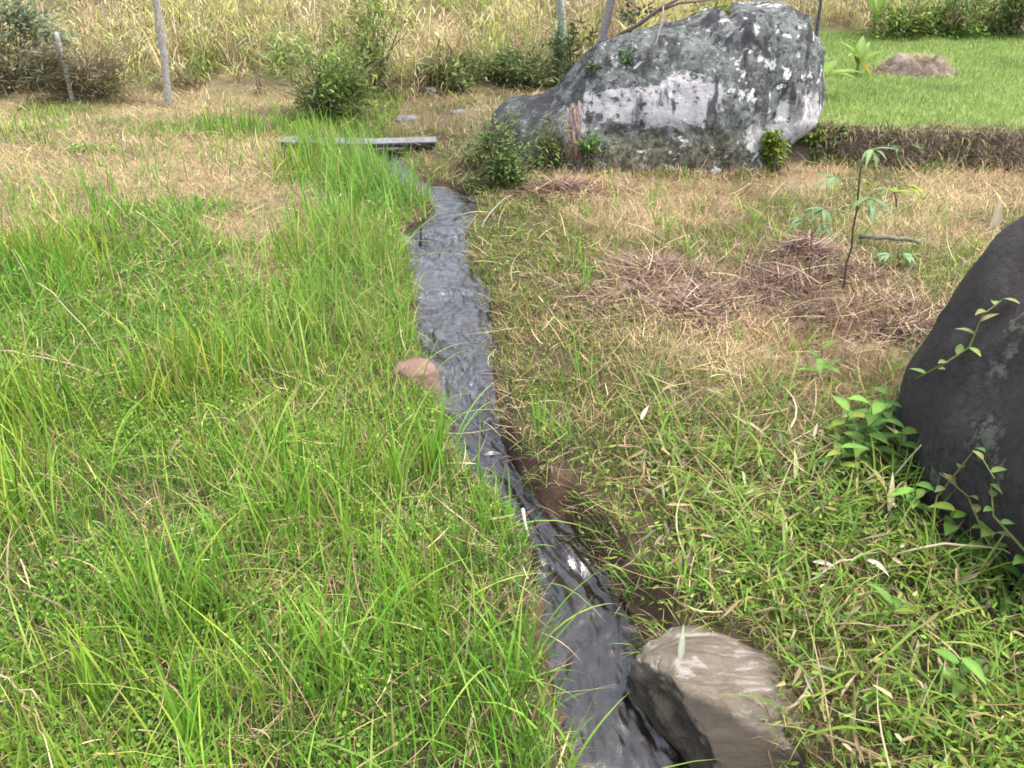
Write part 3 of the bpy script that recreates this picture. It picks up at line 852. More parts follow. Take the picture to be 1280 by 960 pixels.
# --- grass, roots and straw hanging over the stream banks
md = MB(); mg = MB()
n = 3000
y = 1.0 + 5.2 * R.random(n) ** 1.3; left = R.random(n) < np.where(y < 2.3, .28, .5)
off = R.uniform(.015, .08, n)
x = np.where(left, xl(y) - off, xr(y) + off); k = clear(x, y) & (R.random(n) > .75 * mudw(x, y)); x, y, left = x[k], y[k], left[k]; n = len(x)
az = np.where(left, 0, np.pi) + R.normal(0, .9, n)
dry = R.random(n) < np.where(left, .45, .72)
g = dry; m = g.sum()
blades(md, P3(x[g], y[g], .0), R.uniform(.03, .11, m), R.uniform(.002, .0045, m), az[g], R.uniform(.3, 1.4, m), R.uniform(.3, 1.6, m), 5, pick([(.30, .22, .14), (.17, .105, .07), (.10, .06, .045), (.42, .34, .22)], m, jit=.25), swirl=.9)
g = ~dry; m = g.sum()
blades(mg, P3(x[g], y[g], .0), R.uniform(.04, .12, m), R.uniform(.003, .005, m), az[g], R.uniform(.1, .9, m), R.uniform(.3, 1.6, m), 5, pick(GREEN, m))
tag(md.obj('bank_straw', M_DRY), 'dead grass and rootlets hanging over the stream banks', 'dry grass', kind='stuff')
tag(mg.obj('bank_edge_grass', M_VEG), 'green blades leaning over the stream edges', 'grass', kind='stuff')

# --- lawn on the terrace
mb = MB()
n = 95000
x = R.uniform(1.9, 11, n); y = R.uniform(6.2, 11.6, n)
k = is_lawn(x, y) & (y < yhill(x) + .2) & (x < .72 * y + 1.2) & clear(x, y); x, y = x[k], y[k]; n = len(x)
pn = fbm(x * 1.5, y * 1.5, s=70)
c = pick([(.18, .28, .06), (.24, .34, .09), (.33, .39, .14)], n, jit=.22) * (1 + .35 * pn[:, None])
yl = R.random(n) < .08 + .25 * ss(.2, .5, pn) ; c[yl] = pick([(.34, .33, .10)], yl.sum())
blades(mb, P3(x, y), R.uniform(.03, .065, n), R.uniform(.006, .010, n), R.uniform(0, 6.28, n), R.uniform(0, .7, n), R.uniform(.1, .9, n), 2, c)
tag(mb.obj('lawn_grass', M_VEG), 'bright short lawn on the raised terrace at the right', 'lawn', kind='stuff')

# --- dry grass hanging over the terrace edge
md = MB()
n = 6500
x = R.uniform(2.0, 6.0, n); y = lip(x) + R.uniform(-.09, .12, n); k = clear(x, y); x, y = x[k], y[k]; n = len(x)
blades(md, P3(x, y, .01), R.uniform(.08, .22, n), R.uniform(.004, .007, n), R.normal(-1.57, .7, n), R.uniform(.3, 1.1, n), R.uniform(.6, 1.9, n), 4, pick([(.34, .26, .18), (.26, .19, .13), (.44, .36, .24), (.18, .20, .07), (.17, .12, .10)], n, jit=.25))
m = 3000; x = 2.2 + 4 * R.random(m) ** 1.2; y = lip(x) + R.uniform(-.22, .10, m); k = (fbm(x * 3, y * 6, s=76) > .1) & clear(x, y); x, y = x[k], y[k]; m = len(x)
blades(md, P3(x, y, .01), R.uniform(.05, .16, m), R.uniform(.006, .012, m), R.uniform(0, 6.28, m), R.uniform(.2, 1.2, m), R.uniform(.2, 1.5, m), 3, pick([(.15, .22, .04), (.20, .26, .06), (.10, .16, .035)], m))
tag(md.obj('overhanging_dry_grass', M_DRY), 'brown dead grass hanging over the terrace bank', 'dry grass', kind='stuff')

# --- tall dry grass on the hillside, in tussocks
md = MB()
nt = 5600
tx = R.uniform(-14, 14, nt); ty = 8.3 + 10.5 * R.random(nt) ** 1.5
fe = ty - yhill(tx) - .22 * fbm(tx * 1.5, ty * 0, s=80)
k = (fe > .1) & (np.abs(tx) < .75 * ty + 1.5); tx, ty, fe = tx[k], ty[k], fe[k]
pa = fbm(tx * .8, ty * .9, s=81); pb = fbm(tx * 1.0 + 8, ty * 1.1, s=82); pc = fbm(tx * .9 + 3, ty * 1.0, s=83)
pal = {'straw': [(.52, .41, .21), (.46, .36, .20), (.60, .51, .32), (.38, .33, .15)], 'green': [(.20, .28, .045), (.27, .34, .06), (.14, .21, .04)], 'brown': [(.33, .22, .15), (.25, .165, .12), (.42, .31, .22)], 'yellow': [(.42, .42, .12), (.50, .46, .16)]}
nt = len(tx); keys = ['straw', 'green', 'brown', 'yellow']
wts = np.stack([np.full(nt, .8), np.maximum(.05, .42 + 2.3 * pa) + .5 * ((ty > 11.2) & (pa > -.2)), np.maximum(.04, .12 + 2.2 * pb), np.maximum(.1, .70 + 1.4 * pc)], 1)
cum = np.cumsum(wts / wts.sum(1, keepdims=True), 1)
key = (R.random(nt)[:, None] > cum).sum(1).clip(0, 3)
edge = fe < .45
key[edge & (R.random(nt) < .45)] = 2
hh = R.uniform(.22, .75, nt) * (.75 + .25 * np.minimum(1, fe / .5)) * (1 + .5 * pc)
gz = hg(tx, ty); cnt = R.integers(22, 40, nt); T = np.repeat(np.arange(nt), cnt); m = len(T)
rr = R.uniform(.04, .12, nt)[T]; th = R.uniform(0, 6.28, m)
dx, dy = np.cos(th) * rr * R.random(m), np.sin(th) * rr * R.random(m)
PAL = np.array([(pal[q] * 2)[:4] for q in keys])
cc = PAL[key[T], R.integers(0, 4, m)] * (1 + R.normal(0, .22, (m, 1))) * (1 + R.normal(0, .05, (m, 3)))
cc *= (1 + .2 * R.normal(0, 1, nt))[T][:, None].clip(.6, 1.5)
mix = R.random(m) < .18; cc[mix] = pick(pal['straw'], mix.sum())
cc[(edge & (key == 2))[T]] *= .55  # brown blades at the front edge darkened to imitate shadow under the thicket
cc = np.clip(cc, .01, .8)
azm = np.where((fe < .5)[T] & (R.random(m) < .5), R.normal(-1.57, .7, m), th + R.normal(0, .5, m))
P = np.stack([tx[T] + dx, ty[T] + dy, gz[T] + .19 * dy - .02], 1)
a_ = R.random(m) < .33
blades(md, P[a_], hh[T][a_] * R.uniform(.55, 1.2, a_.sum()), R.uniform(.006, .011, a_.sum()), azm[a_], R.uniform(.05, .6, a_.sum()), R.uniform(.3, 2.0, a_.sum()), 5, cc[a_])
P2 = P + np.stack([np.cos(azm) * .08 * R.random(m), np.sin(azm) * .08 * R.random(m), hh[T] * R.random(m) * .75], 1)
blades(md, P2, R.uniform(.08, .26, m), R.uniform(.007, .015, m), azm + R.normal(0, .6, m), R.uniform(.2, 1.5, m), R.uniform(.3, 2.0, m), 3, cc, swirl=.5)
t_ = R.integers(0, nt, 2400); m = len(t_)
blades(md, np.stack([tx[t_] + R.normal(0, .06, m), ty[t_] + R.normal(0, .06, m), gz[t_] - .02], 1), R.uniform(.55, .95, m), .010, R.uniform(0, 6.28, m), R.uniform(0, .3, m), R.uniform(0, .6, m), 4, pick(pal['brown'] + pal['straw'], m))
tag(md.obj('hillside_grass', M_DRY), 'tall straw yellow grass thicket covering the hillside', 'tall grass', kind='stuff')

# ------------------------------------------------------------------ heaps of cut grass
HLAB = ['reddish brown heap of cut grass against the foot of the lichen boulder', 'broad flat mat of reddish brown cut grass, the widest heap', 'heap of matted dry grass nearest to the dark boulder',
        'small heap of cut grass closest to the stream', 'raised mound of cut grass with the seedlings and the lying stick', 'small dry grass clump in the green left meadow']
for (c, rx, ry, hh), lab, q in zip(HAYW, HLAB, range(6)):
    mb = MB(); n = int(17000 * rx * ry * 3.4) + 160
    u, v = R.normal(0, .58, n), R.normal(0, .58, n)
    r2 = u * u + v * v
    x, y = c.x + u * rx, c.y + v * ry
    lump = fbm(x * 4.5, y * 4.5, s=90 + q, o=3)
    k = (r2 < 2.4) & (R.random(n) < .95 - .5 * r2 + 1.6 * lump); x, y, r2, lump = x[k], y[k], r2[k], lump[k]; n = len(x)
    ztop = hh * .75 * np.clip(.35 + 2.0 * lump, .06, 1.5) * np.exp(-.9 * r2)
    P = P3(x, y) ; P[:, 2] += ztop * R.uniform(.1, 1, n)
    k = sdist(x, y) > .03; P = P[k]; n = len(P)
    long_ = R.random(n) < .15
    blades(mb, P, (R.uniform(.03, .15, n) + .14 * long_) * (.4 if q == 5 else 1), R.uniform(.0025, .0075, n), np.where(R.random(n) < .45, R.normal(.5, .5, n) + 3.14 * (R.random(n) < .5), R.uniform(0, 6.28, n)), R.normal(1.53, .14, n), R.normal(.0, .35, n), 5,
           pick([(.21, .125, .10), (.14, .08, .065), (.33, .225, .17), (.065, .04, .034), (.50, .40, .27)], n, w=[3, 3, 3, 2, 1.6], jit=.3), swirl=.7)
    leaves(mb, P[::3], R.uniform(.02, .06, len(P[::3])), R.uniform(.006, .014, len(P[::3])), R.uniform(0, 6.28, len(P[::3])), R.normal(0, .35, len(P[::3])), pick([(.25, .155, .115), (.15, .09, .07), (.36, .26, .19)], len(P[::3]), jit=.3), .4, 'lance', R.normal(0, .6, len(P[::3])), .2)
    o = mb.obj('grass_heap', M_DRY); tag(o, lab, 'heap', 'heaps of dry cut grass')

# ------------------------------------------------------------------ plank, posts, tree
def plank():
    p0, p1 = at(355, 181, 6.62), at(545, 181, 6.58)
    z0 = max(hg1(p0.x, 6.6), hg1(p1.x, 6.6)) + .03
    nxp, w, t = 60, .19, .034
    V = []; 
    L_ = p1.x - p0.x
    prof = [(-w / 2, 0), (-w / 2, t * .85), (-w / 2 + .008, t), (w / 2 - .008, t), (w / 2, t * .85), (w / 2, 0)]
    for i in range(nxp):
        s = i / (nxp - 1)
        sag = -.012 * math.sin(math.pi * s)
        for (b, c) in prof:
            V.append((p0.x + L_ * s + (R.normal(0, .006) if i in (0, nxp - 1) else 0), 6.6 + b + .006 * math.sin(s * 9), z0 + c + sag + R.normal(0, .0006)))
    k = len(prof); F = []
    for i in range(nxp - 1):
        for j in range(k):
            F.append((i * k + j, i * k + (j + 1) % k, (i + 1) * k + (j + 1) % k, (i + 1) * k + j))
    mb = MB(); V = np.array(V)
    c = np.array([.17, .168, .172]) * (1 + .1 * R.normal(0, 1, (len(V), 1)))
    c.reshape(nxp, k, 3)[:, [0, 1, 4, 5]] *= .25  # front and back faces painted darker in place of shade
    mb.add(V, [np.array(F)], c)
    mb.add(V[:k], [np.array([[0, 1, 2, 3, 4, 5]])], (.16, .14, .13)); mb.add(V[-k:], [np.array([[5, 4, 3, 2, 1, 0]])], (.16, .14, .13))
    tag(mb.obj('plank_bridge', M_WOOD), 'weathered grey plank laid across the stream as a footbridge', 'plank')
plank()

def post(base, top, r, lab, col, sides=10, n=14):
    mb = MB()
    pts = curve(base, top, n, (.012, 0, 0), .0035)
    tube(mb, pts, np.linspace(r * 1.08, r * .85, n) * (1 + .05 * R.normal(0, 1, n)), col, sides, .05)
    return tag(mb.obj('fence_post', M_WOOD, smooth=True), lab, 'fence post', 'fence posts at the foot of the hillside')
g = G(211, 134); t = at(193, -5, g.y); d = (t - g)
post(g - d * .15, g + d * 1.35, .036, 'thick leaning grey fence post, the tallest one left of the stream', (.30, .275, .24))
g = G(90, 128); t = at(70, 40, g.y); post(g - (t - g) * .2, t, .026, 'thin broken stake in the tall grass left of the thick post', (.30, .27, .24), 8)
b = at(704, 110, 9.2); t = at(699, -20, 9.1); post(b - (t - b) * .5, t + (t - b) * .2, .042, 'pale fence post with leaves at its foot, left of the lichen boulder', (.33, .335, .33))
b = at(1020, 40, 9.6); t = at(1028, -30, 9.6); post(b - (t - b) * 1.2, t, .022, 'thin dark fence post seen just above the right end of the boulder', (.08, .085, .09), 8)

def leafblob(mb, c, r, n, L, W, cols, clump=7, shape='lance', up=0.1, jit=.2):
    """leaves in clumps through an ellipsoid"""
    cc = R.normal(0, 1, (clump, 3)); cc /= np.linalg.norm(cc, axis=1)[:, None]; cc *= R.uniform(.3, 1.0, (clump, 1))
    w = R.integers(0, clump, n)
    P = cc[w] + R.normal(0, 1, (n, 3)) * R.uniform(.14, .32, clump)[w][:, None]
    P = np.array(tuple(c)) + P * np.array(r)
    col = pick(cols, n, jit=jit) * (1 + .18 * R.normal(0, 1, clump))[w][:, None]
    gz = hg(P[:, 0], P[:, 1]); P[:, 2] = np.maximum(P[:, 2], gz + .01)
    az = np.arctan2(P[:, 1] - c[1], P[:, 0] - c[0]) + R.normal(0, .9, n)
    leaves(mb, P, L * R.uniform(.6, 1.3, n), W * R.uniform(.6, 1.3, n), az, R.normal(up, .5, n), np.clip(col, .01, .7), .25, shape, R.normal(0, .4, n))
    return [np.array(tuple(c)) + q * np.array(r) for q in cc]

def bush(px, py, r, lab, cols, n=1500, L=.05, W=.022, name='bush', cat='bush', stemcol=(.13, .10, .07), Y=None, group=None, clump=9, lift=.75, shape='lance'):
    g = G(px, py) if Y is None else Vector((at(px, py, Y).x, Y, hg1(at(px, py, Y).x, Y)))
    e = empty(name, g, lab, cat, group)
    mb = MB(); ms = MB()
    cs = leafblob(mb, (g.x, g.y, g.z + r[2] * (lift * .85 if lift < 1 else lift)), r, n, L, W, cols, clump, shape)
    for c in cs[:10]:
        tube(ms, curve((g.x + R.normal(0, .03), g.y + R.normal(0, .03), g.z - .03), c, 6, (0, 0, .02), .012), np.linspace(.009, .003, 6), stemcol, 5)
    big = max(r)
    for q in range(int(10 + 26 * big)):   # straggling shoots beyond the crown
        a_ = R.uniform(0, 6.28); el = R.uniform(.2, 1.4); ln = R.uniform(.75, 1.45)
        tip = np.array([g.x + math.cos(a_) * math.cos(el) * r[0] * ln, g.y + math.sin(a_) * math.cos(el) * r[1] * ln, g.z + r[2] * lift + math.sin(el) * r[2] * ln])
        c_ = curve((g.x + R.normal(0, .05), g.y + R.normal(0, .05), g.z + r[2] * .2), tip, 6, (0, 0, .05 * big), .012)
        tube(ms, c_, np.linspace(.006, .002, 6), stemcol, 4)
        m = 9; w_ = R.integers(2, 6, m); P = np.array(c_)[w_] + R.normal(0, L * .3, (m, 3))
        leaves(mb, P, L * R.uniform(.7, 1.4, m), W * R.uniform(.7, 1.3, m), a_ + R.normal(0, 1.2, m), R.normal(.1, .5, m), pick(cols, m), .25, shape, R.normal(0, .4, m))
    mb.obj('foliage', M_LEAF, e); ms.obj('stem', M_BARK, e, True)
    return e
DG = [(.10, .16, .05), (.13, .20, .055), (.19, .25, .08), (.07, .11, .04)]
MG = [(.12, .21, .04), (.17, .26, .05), (.22, .29, .06), (.09, .16, .035)]
bush(405, 150, (.60, .42, .42), 'broad green bush at the edge of the hillside beside the plank', DG[:3] + MG + [(.36, .31, .16)], 3600, .08, .018, group='bushes along the fence line')
bush(475, 108, (.42, .32, .52), 'taller yellow green bush just behind the broad one', MG + [(.30, .32, .09), (.4, .34, .18)], 2000, .085, .020, group='bushes along the fence line')
bush(118, 124, (.62, .25, .30), 'dark brownish shrub left of the thick fence post', [(.17, .13, .085), (.25, .19, .12), (.15, .17, .06), (.10, .08, .05)], 2000, .10, .013, group='bushes along the fence line')
bush(15, 115, (.6, .4, .55), 'grey green bush cut by the left edge of the picture', [(.17, .22, .14), (.22, .25, .15), (.12, .18, .09)], 2200, .08, .028, group='bushes along the fence line')
bush(650, 105, (.5, .3, .22), 'low dark bush under the dry grass left of the pale post', DG + [(.2, .17, .09)], 1500, .07, .026, group='bushes along the fence line')
bush(560, 108, (.4, .25, .18), 'low green bush under drooping dry grass near the whitish stone', DG, 900, .07, .026, group='bushes along the fence line')
bush(700, 92, (.10, .10, .34), 'leafy climber wrapped around the pale fence post', [(.13, .22, .11), (.16, .24, .10)], 420, .06, .03, 'climbing_plant', 'climber', Y=9.0)
bush(1190, 44, (.55, .4, .32), 'green weed bush at the far edge of the lawn', MG, 1900, .07, .03, group='bushes behind the lawn')
bush(1265, 42, (.45, .4, .5), 'darker bush at the far edge of the lawn by the right border', DG + MG[:2], 2000, .07, .03, group='bushes behind the lawn')
bush(1130, 46, (.4, .3, .25), 'low yellow green bush behind the earth mound on the lawn', MG + [(.33, .33, .09)], 1200, .07, .026, group='bushes behind the lawn')
# in front of / on the boulder
bush(618, 232, (.26, .20, .30), 'dark bushy plant overhanging the stream left of the lichen boulder', DG + [(.15, .20, .06)], 2600, .04, .016, name='stream_bush')
bush(595, 215, (.16, .16, .16), 'olive grassy plant by the stream just behind the dark bushy plant', [(.22, .25, .08), (.28, .28, .11), (.15, .19, .06)], 700, .07, .008, name='stream_bush')
bush(690, 200, (.13, .09, .20), 'ferny weed climbing the low left end of the boulder', [(.13, .18, .05), (.18, .22, .06), (.09, .13, .04)], 420, .05, .016, name='fern', cat='fern', Y=5.86)
bush(968, 196, (.075, .07, .17), 'yellow green shrub growing at the right foot of the lichen boulder', [(.17, .24, .03), (.24, .30, .04), (.11, .17, .03)], 420, .05, .025, name='shrub', cat='shrub', Y=5.88)
bush(738, 178, (.07, .05, .05), 'small bright green weed in front of the pale boulder face', [(.14, .25, .05), (.10, .2, .05)], 90, .06, .022, name='weed', cat='weed', Y=5.84, lift=4)

bush(1026, 186, (.16, .10, .09), 'low green weeds under the right overhang of the lichen boulder', MG + [(.3, .27, .12)], 420, .05, .02, name='weed', cat='weed')

def tuft_on_rock(px, py, Y, r, n, cols, lab, L=.05, W=.02):
    c = at(px, py, Y); e = empty('rock_plant', c, lab, 'plant')
    mb = MB(); ms = MB()
    cc = leafblob(mb, c, r, n, L, W, cols, 6)
    for q in cc: tube(ms, curve((c.x, c.y + .03, c.z - r[2] * .7), q, 5, (0, 0, 0), .006), np.linspace(.006, .002, 5), (.12, .10, .06), 5)
    mb.obj('foliage', M_LEAF, e); ms.obj('stem', M_BARK, e, True)
tuft_on_rock(792, 72, 6.13, (.11, .07, .08), 330, [(.13, .25, .09), (.17, .29, .10), (.09, .17, .06)], 'soft green plant growing on the upper left of the boulder')
tuft_on_rock(748, 86, 6.2, (.08, .06, .10), 200, [(.10, .16, .07), (.15, .20, .10)], 'dull green plant on the sloping left shoulder of the boulder')
tuft_on_rock(890, 14, 6.5, (.26, .08, .05), 300, [(.25, .30, .07), (.32, .30, .10), (.16, .22, .06)], 'yellow green weeds growing along the top of the boulder')

# dead vine on boulder
e = MB()
for k in range(14):
    p = at(712 + R.normal(0, 7), 135 + R.normal(0, 5), 5.92); q = at(716 + R.normal(0, 9), 202, 5.84)
    tube(e, curve(p, q, 7, (0, -.04, .02), .012), .004, (.28, .18, .14), 4)
tag(e.obj('dead_vine', M_BARK), 'brown dead vine hanging over the left end of the boulder', 'vine')

# young tree behind the boulder
b0 = at(757, 120, 7.0); b0.z = hg1(b0.x, 7.0)
e = empty('young_tree', b0, 'slim grey young tree trunk standing behind the boulder', 'tree')
mb = MB(); p1 = at(754, 42, 7.0); p2 = at(766, -10, 7.0); p3 = at(775, -130, 7.05)
tube(mb, [b0 - Vector((0, 0, .1)), b0 + (p1 - b0) * .5, p1, (p1 + p2) / 2 + Vector((.006, 0, 0)), p2, p3], [.045, .036, .032, .03], (.30, .26, .25), 9, .06)
mb.obj('trunk', M_BARK, e, True)
mb = MB(); q0 = p1 + (p2 - p1) * .85
tube(mb, curve(at(766, -6, 7.0), at(800, 14, 6.9), 5, (0, 0, .02), .004), np.linspace(.008, .004, 5), (.20, .16, .14), 5)
mb.obj('branch', M_BARK, e, True)
mb = MB(); c = at(800, 16, 6.9)
leafblob(mb, c, (.12, .1, .10), 130, .05, .022, [(.14, .17, .10), (.2, .22, .12)], 5)
leafblob(mb, p3, (.8, .8, .45), 3000, .09, .04, MG, 16)
mb.obj('crown', M_LEAF, e)
mb = MB()
pa_, pb_, pc_ = at(772, 46, 6.45), at(826, 10, 6.3), at(872, -14, 6.25)
tube(mb, [pa_, (pa_ + pb_) / 2 + Vector((0, 0, -.012)), pb_, pc_], [.017, .013, .010], (.15, .115, .10), 7, .06)
o1 = mb.obj('bare_branch', M_BARK, None, True)
tag(o1, 'bare brown branch slanting up across the top left of the boulder', 'branch')
mb = MB(); tube(mb, [at(818, 16, 6.33), at(850, 4, 6.28), at(905, -3, 6.3)], .008, (.16, .12, .10), 6); mb.obj('side_shoot', M_BARK, o1, True)
mb = MB(); tube(mb, curve(at(829, 8, 6.28), at(815, 62, 6.05), 6, (.02, 0, 0), .004), np.linspace(.008, .004, 6), (.22, .19, .18), 5); mb.obj('hanging_twig', M_BARK, o1, True)

# leafy climber with arching stems between post and tree
mb = MB(); b = at(725, 90, 7.6); b.z = hg1(b.x, 7.6)
e = empty('shrub', b, 'thin arching shrub between the pale post and the young tree', 'shrub'); ms = MB()
for k in range(7):
    q = at(715 + R.uniform(0, 45), 22 + R.uniform(0, 60), 7.5)
    c_ = curve((b.x, b.y, b.z - .05), q, 7, (R.normal(0, .06), 0, .12), .01); tube(ms, c_, np.linspace(.008, .003, 7), (.16, .13, .10), 5)
    for p in c_[2:]: leafblob(mb, p, (.05, .05, .04), 12, .06, .024, [(.10, .13, .06), (.17, .20, .06), (.25, .27, .07)], 3)
ms.obj('stem', M_BARK, e, True); mb.obj('foliage', M_LEAF, e)

# ------------------------------------------------------------------ plants on the lawn
def soil_mound():
    g = G(1140, 90); rx, ry, hh = .42, .30, .17
    u = np.linspace(-1.1, 1.1, 70); U, V_ = np.meshgrid(u, u); x = g.x + (U * rx).ravel(); y = g.y + (V_ * ry).ravel()
    r2 = (U ** 2 + V_ ** 2).ravel()
    z = hg(x, y) - .02 + (hh + .03) * np.exp(-1.5 * r2 ** 2.2) * (.75 + .55 * fbm(x * 5, y * 5, s=95)) + .022 * fbm(x * 22, y * 22, s=96)
    i, j = np.meshgrid(np.arange(69), np.arange(69)); a = (j * 70 + i).ravel()
    mb = MB(); n = fbm(x * 7, y * 7, s=97)[:, None]
    mb.add(np.stack([x, y, z], 1), [np.stack([a, a + 1, a + 71, a + 70], 1)], np.clip(np.array([.17, .13, .105]) * (1 + .7 * n), .03, .5))
    e = mb.obj('earth_mound', M_GROUND, None, True)
    tag(e, 'low mound of brown earth on the lawn behind the boulder', 'earth mound')
    mb = MB(); n = 1500; u, v = R.normal(0, .5, n), R.normal(0, .5, n)
    x, y = g.x + u * rx, g.y + v * ry
    P = P3(x, y); P[:, 2] += hh * np.exp(-1.5 * (u * u + v * v) ** 2.2) * .8
    blades(mb, P, R.uniform(.04, .14, n), R.uniform(.004, .007, n), R.uniform(0, 6.28, n), R.uniform(.9, 1.6, n), R.uniform(0, .5, n), 3, pick([(.32, .24, .17), (.24, .17, .13), (.22, .25, .06), (.4, .33, .22)], n))
    mb.obj('dead_grass', M_DRY, e)
soil_mound()

def bigleaf(mb, base, az, length, width, rise, droop, col, seg=10, colb=None):
    """one long blade leaf with a fold, arching outwards"""
    c, s = math.cos(az), math.sin(az); V = []
    p = np.array(tuple(base), float); th = rise
    for i in range(seg + 1):
        t = i / seg
        w = width * .5 * (math.sin(math.pi * min(1, .05 + .95 * t) ** .75) ** 1.1 + .03) if i < seg else 0.0005
        dd = np.array([c * math.cos(th), s * math.cos(th), math.sin(th)]); up = np.array([-c * math.sin(th), -s * math.sin(th), math.cos(th)])
        sd = np.array([-s, c, 0])
        V += [p + sd * w + up * w * .35, p, p - sd * w + up * w * .35]
        p = p + dd * length / seg; th -= droop / seg
    F = []
    for i in range(seg):
        a = 3 * i
        F += [(a, a + 1, a + 4, a + 3), (a + 1, a + 2, a + 5, a + 4)]
    k = np.ones(len(V)); k[1::3] = 1.22; k[0::3] = R.uniform(.82, 1.0); k *= 1 + R.normal(0, .06, len(V))
    mb.add(np.array(V), [np.array(F)], np.array(col)[None, :] * k[:, None])

def rosette(px, py, lab, specs, stem_h, cat='plant', name='broadleaf_plant', Y=None, stemr=.02, col0=(.18, .26, .06)):
    g = G(px, py) if Y is None else Vector((at(px, py, Y).x, Y, hg1(at(px, py, Y).x, Y)))
    e = empty(name, g, lab, cat)
    ms = MB(); tube(ms, [g - Vector((0, 0, .03)), g + Vector((.01, 0, stem_h * .5)), g + Vector((0, 0, stem_h))], [stemr, stemr * .6], col0, 7); ms.obj('stem', M_LEAF, e, True)
    for az, ln, wd, ri, dr_, c in specs:
        mb = MB(); bigleaf(mb, g + Vector((0, 0, stem_h * R.uniform(.7, 1))), az, ln, wd, ri, dr_, c)
        o = mb.obj('leaf', M_LEAF, e, True)
        if c[0] > .5: o['label'] = 'withered orange leaf'
    return e
GL = (.17, .27, .05); GL2 = (.22, .31, .08)
rosette(1069, 96, 'young broad leaved plant with one orange leaf on the lawn', [(.2, .38, .10, .6, .9, GL), (1.2, .30, .11, 1.2, .5, GL2), (2.6, .32, .10, 1.0, .9, GL), (-2.4, .26, .09, .7, 1.0, GL2), (-.2, .22, .08, -.5, .7, (.62, .33, .04)), (3.4, .28, .07, 1.1, .6, GL), (.9, .34, .08, .9, .8, GL2)], .16)
rosette(1032, 75, 'low plant with wide leaves just behind the right shoulder of the boulder', [(.1, .40, .12, .3, .5, GL2), (.9, .34, .10, .6, .6, GL), (2.9, .30, .10, .7, .8, GL), (-.6, .3, .1, .4, .8, GL), (-2.2, .28, .09, .6, .8, GL2)], .22, Y=7.4)
rosette(1090, 44, 'upright cane like plant at the far edge of the lawn', [(a_, R.uniform(.6, .9), .07, R.uniform(1.1, 1.5), R.uniform(.3, 1.2), GL if q % 2 else GL2) for q, a_ in enumerate(np.linspace(0, 6.0, 9))], .15)
rosette(1120, 40, 'plant with one long drooping leaf behind the lawn', [(.0, .75, .08, .9, 1.5, GL2), (2.5, .5, .06, 1.2, .9, GL), (1.0, .5, .06, 1.1, .8, GL)], .2)

# ------------------------------------------------------------------ seedlings with hand shaped leaves
def seedling(base, top, lab, arms, r0=.007, stemcol=(.10, .07, .05)):
    e = empty('seedling', base, lab, 'seedling', 'young seedlings on the right bank')
    ms = MB(); pts = curve(base - Vector((0, 0, .03)), top, 9, (.012, 0, 0), .005); tube(ms, pts, np.linspace(r0, r0 * .6, 9), stemcol, 6); ms.obj('stem', M_BARK, e, True)
    for frac, tip, nl, ll, c in arms:
        mp = MB(); ml = MB()
        s = Vector(pts[int(frac * 8)]); tube(mp, curve(s, tip, 5, (0, 0, .015)), .002, (.2, .12, .08), 5)
        po = mp.obj('petiole', M_BARK, e, True)
        dirv = math.atan2(tip.y - s.y, tip.x - s.x)
        for k in range(nl):
            az = dirv + (k - (nl - 1) / 2) * .55 + R.normal(0, .1)
            bigleaf(ml, tip, az, ll * R.uniform(.7, 1.15), ll * .19, R.uniform(-.45, .25), R.uniform(.4, 1.3), tuple(np.array(c) * R.uniform(.8, 1.15)), 7)
        lo = link('leaf', ml.mesh('leaf', True), M_LEAF); lo.parent = po
sg = (.19, .27, .11); sy = (.25, .30, .06); sb = (.16, .24, .11)
g = G(1052, 365); Y = g.y
seedling(g, at(1079, 195, Y), 'tallest thin seedling with pale hand shaped leaves, on the raised mound',
         [(1, at(1090, 187, Y - .05), 5, .12, sg), (.86, at(1045, 222, Y - .05), 5, .12, sb), (.86, at(1052, 232, Y + .1), 4, .09, sy), (.7, at(1030, 262, Y - .15), 5, .11, sb), (.72, at(1088, 248, Y - .1), 5, .14, sb), (.68, at(1118, 240, Y + .12), 5, .12, sy), (.75, at(1082, 228, Y + .1), 3, .10, sy)], .006)
g = G(1008, 360); Y = g.y
seedling(g, at(1015, 285, Y), 'shorter seedling with a bent stem left of the tallest one', [(1, at(1003, 275, Y), 4, .10, sb), (.9, at(1028, 280, Y - .05), 4, .10, sb)], .005, (.17, .10, .08))
g = G(1118, 262); Y = g.y
seedling(g, at(1120, 236, Y), 'small seedling with drooping yellow green leaves right of the tallest one', [(1, at(1136, 233, Y), 6, .14, sy), (.8, at(1108, 236, Y), 4, .1, sg)], .006)
g = G(1130, 205); Y = g.y
seedling(g, at(1132, 185, Y), 'little seedling below the bank of the lawn', [(1, at(1140, 182, Y), 5, .11, sg), (.9, at(1122, 184, Y), 5, .10, sb)], .005)
g = G(1120, 335); Y = g.y
seedling(g, at(1122, 318, Y), 'low blue green seedling at the foot of the lying stick', [(1, at(1128, 318, Y), 6, .12, (.20, .32, .15)), (.9, at(1112, 318, Y), 5, .10, (.20, .32, .15))], .005)

mb = MB(); p = G(1072, 306); q = G(1148, 312)
tube(mb, curve(p + Vector((0, 0, .05)), q + Vector((0, 0, .035)), 8, (0, 0, .008), .004), np.linspace(.016, .010, 8), (.17, .15, .12), 8, .06)
tag(mb.obj('stick', M_BARK, None, True), 'greyish stick lying on the heap beside the tallest seedling', 'stick')
# pale curled leaf sheath at far right
g = G(1240, 292); mb = MB(); bigleaf(mb, g, 1.2, .20, .05, 1.5, .3, (.45, .38, .26)); tag(mb.obj('dry_leaf', M_DRY), 'pale dry leaf standing behind the tip of the dark boulder', 'dry leaf')
mb = MB(); p, q = G(1190, 330), at(1222, 282, 3.3)
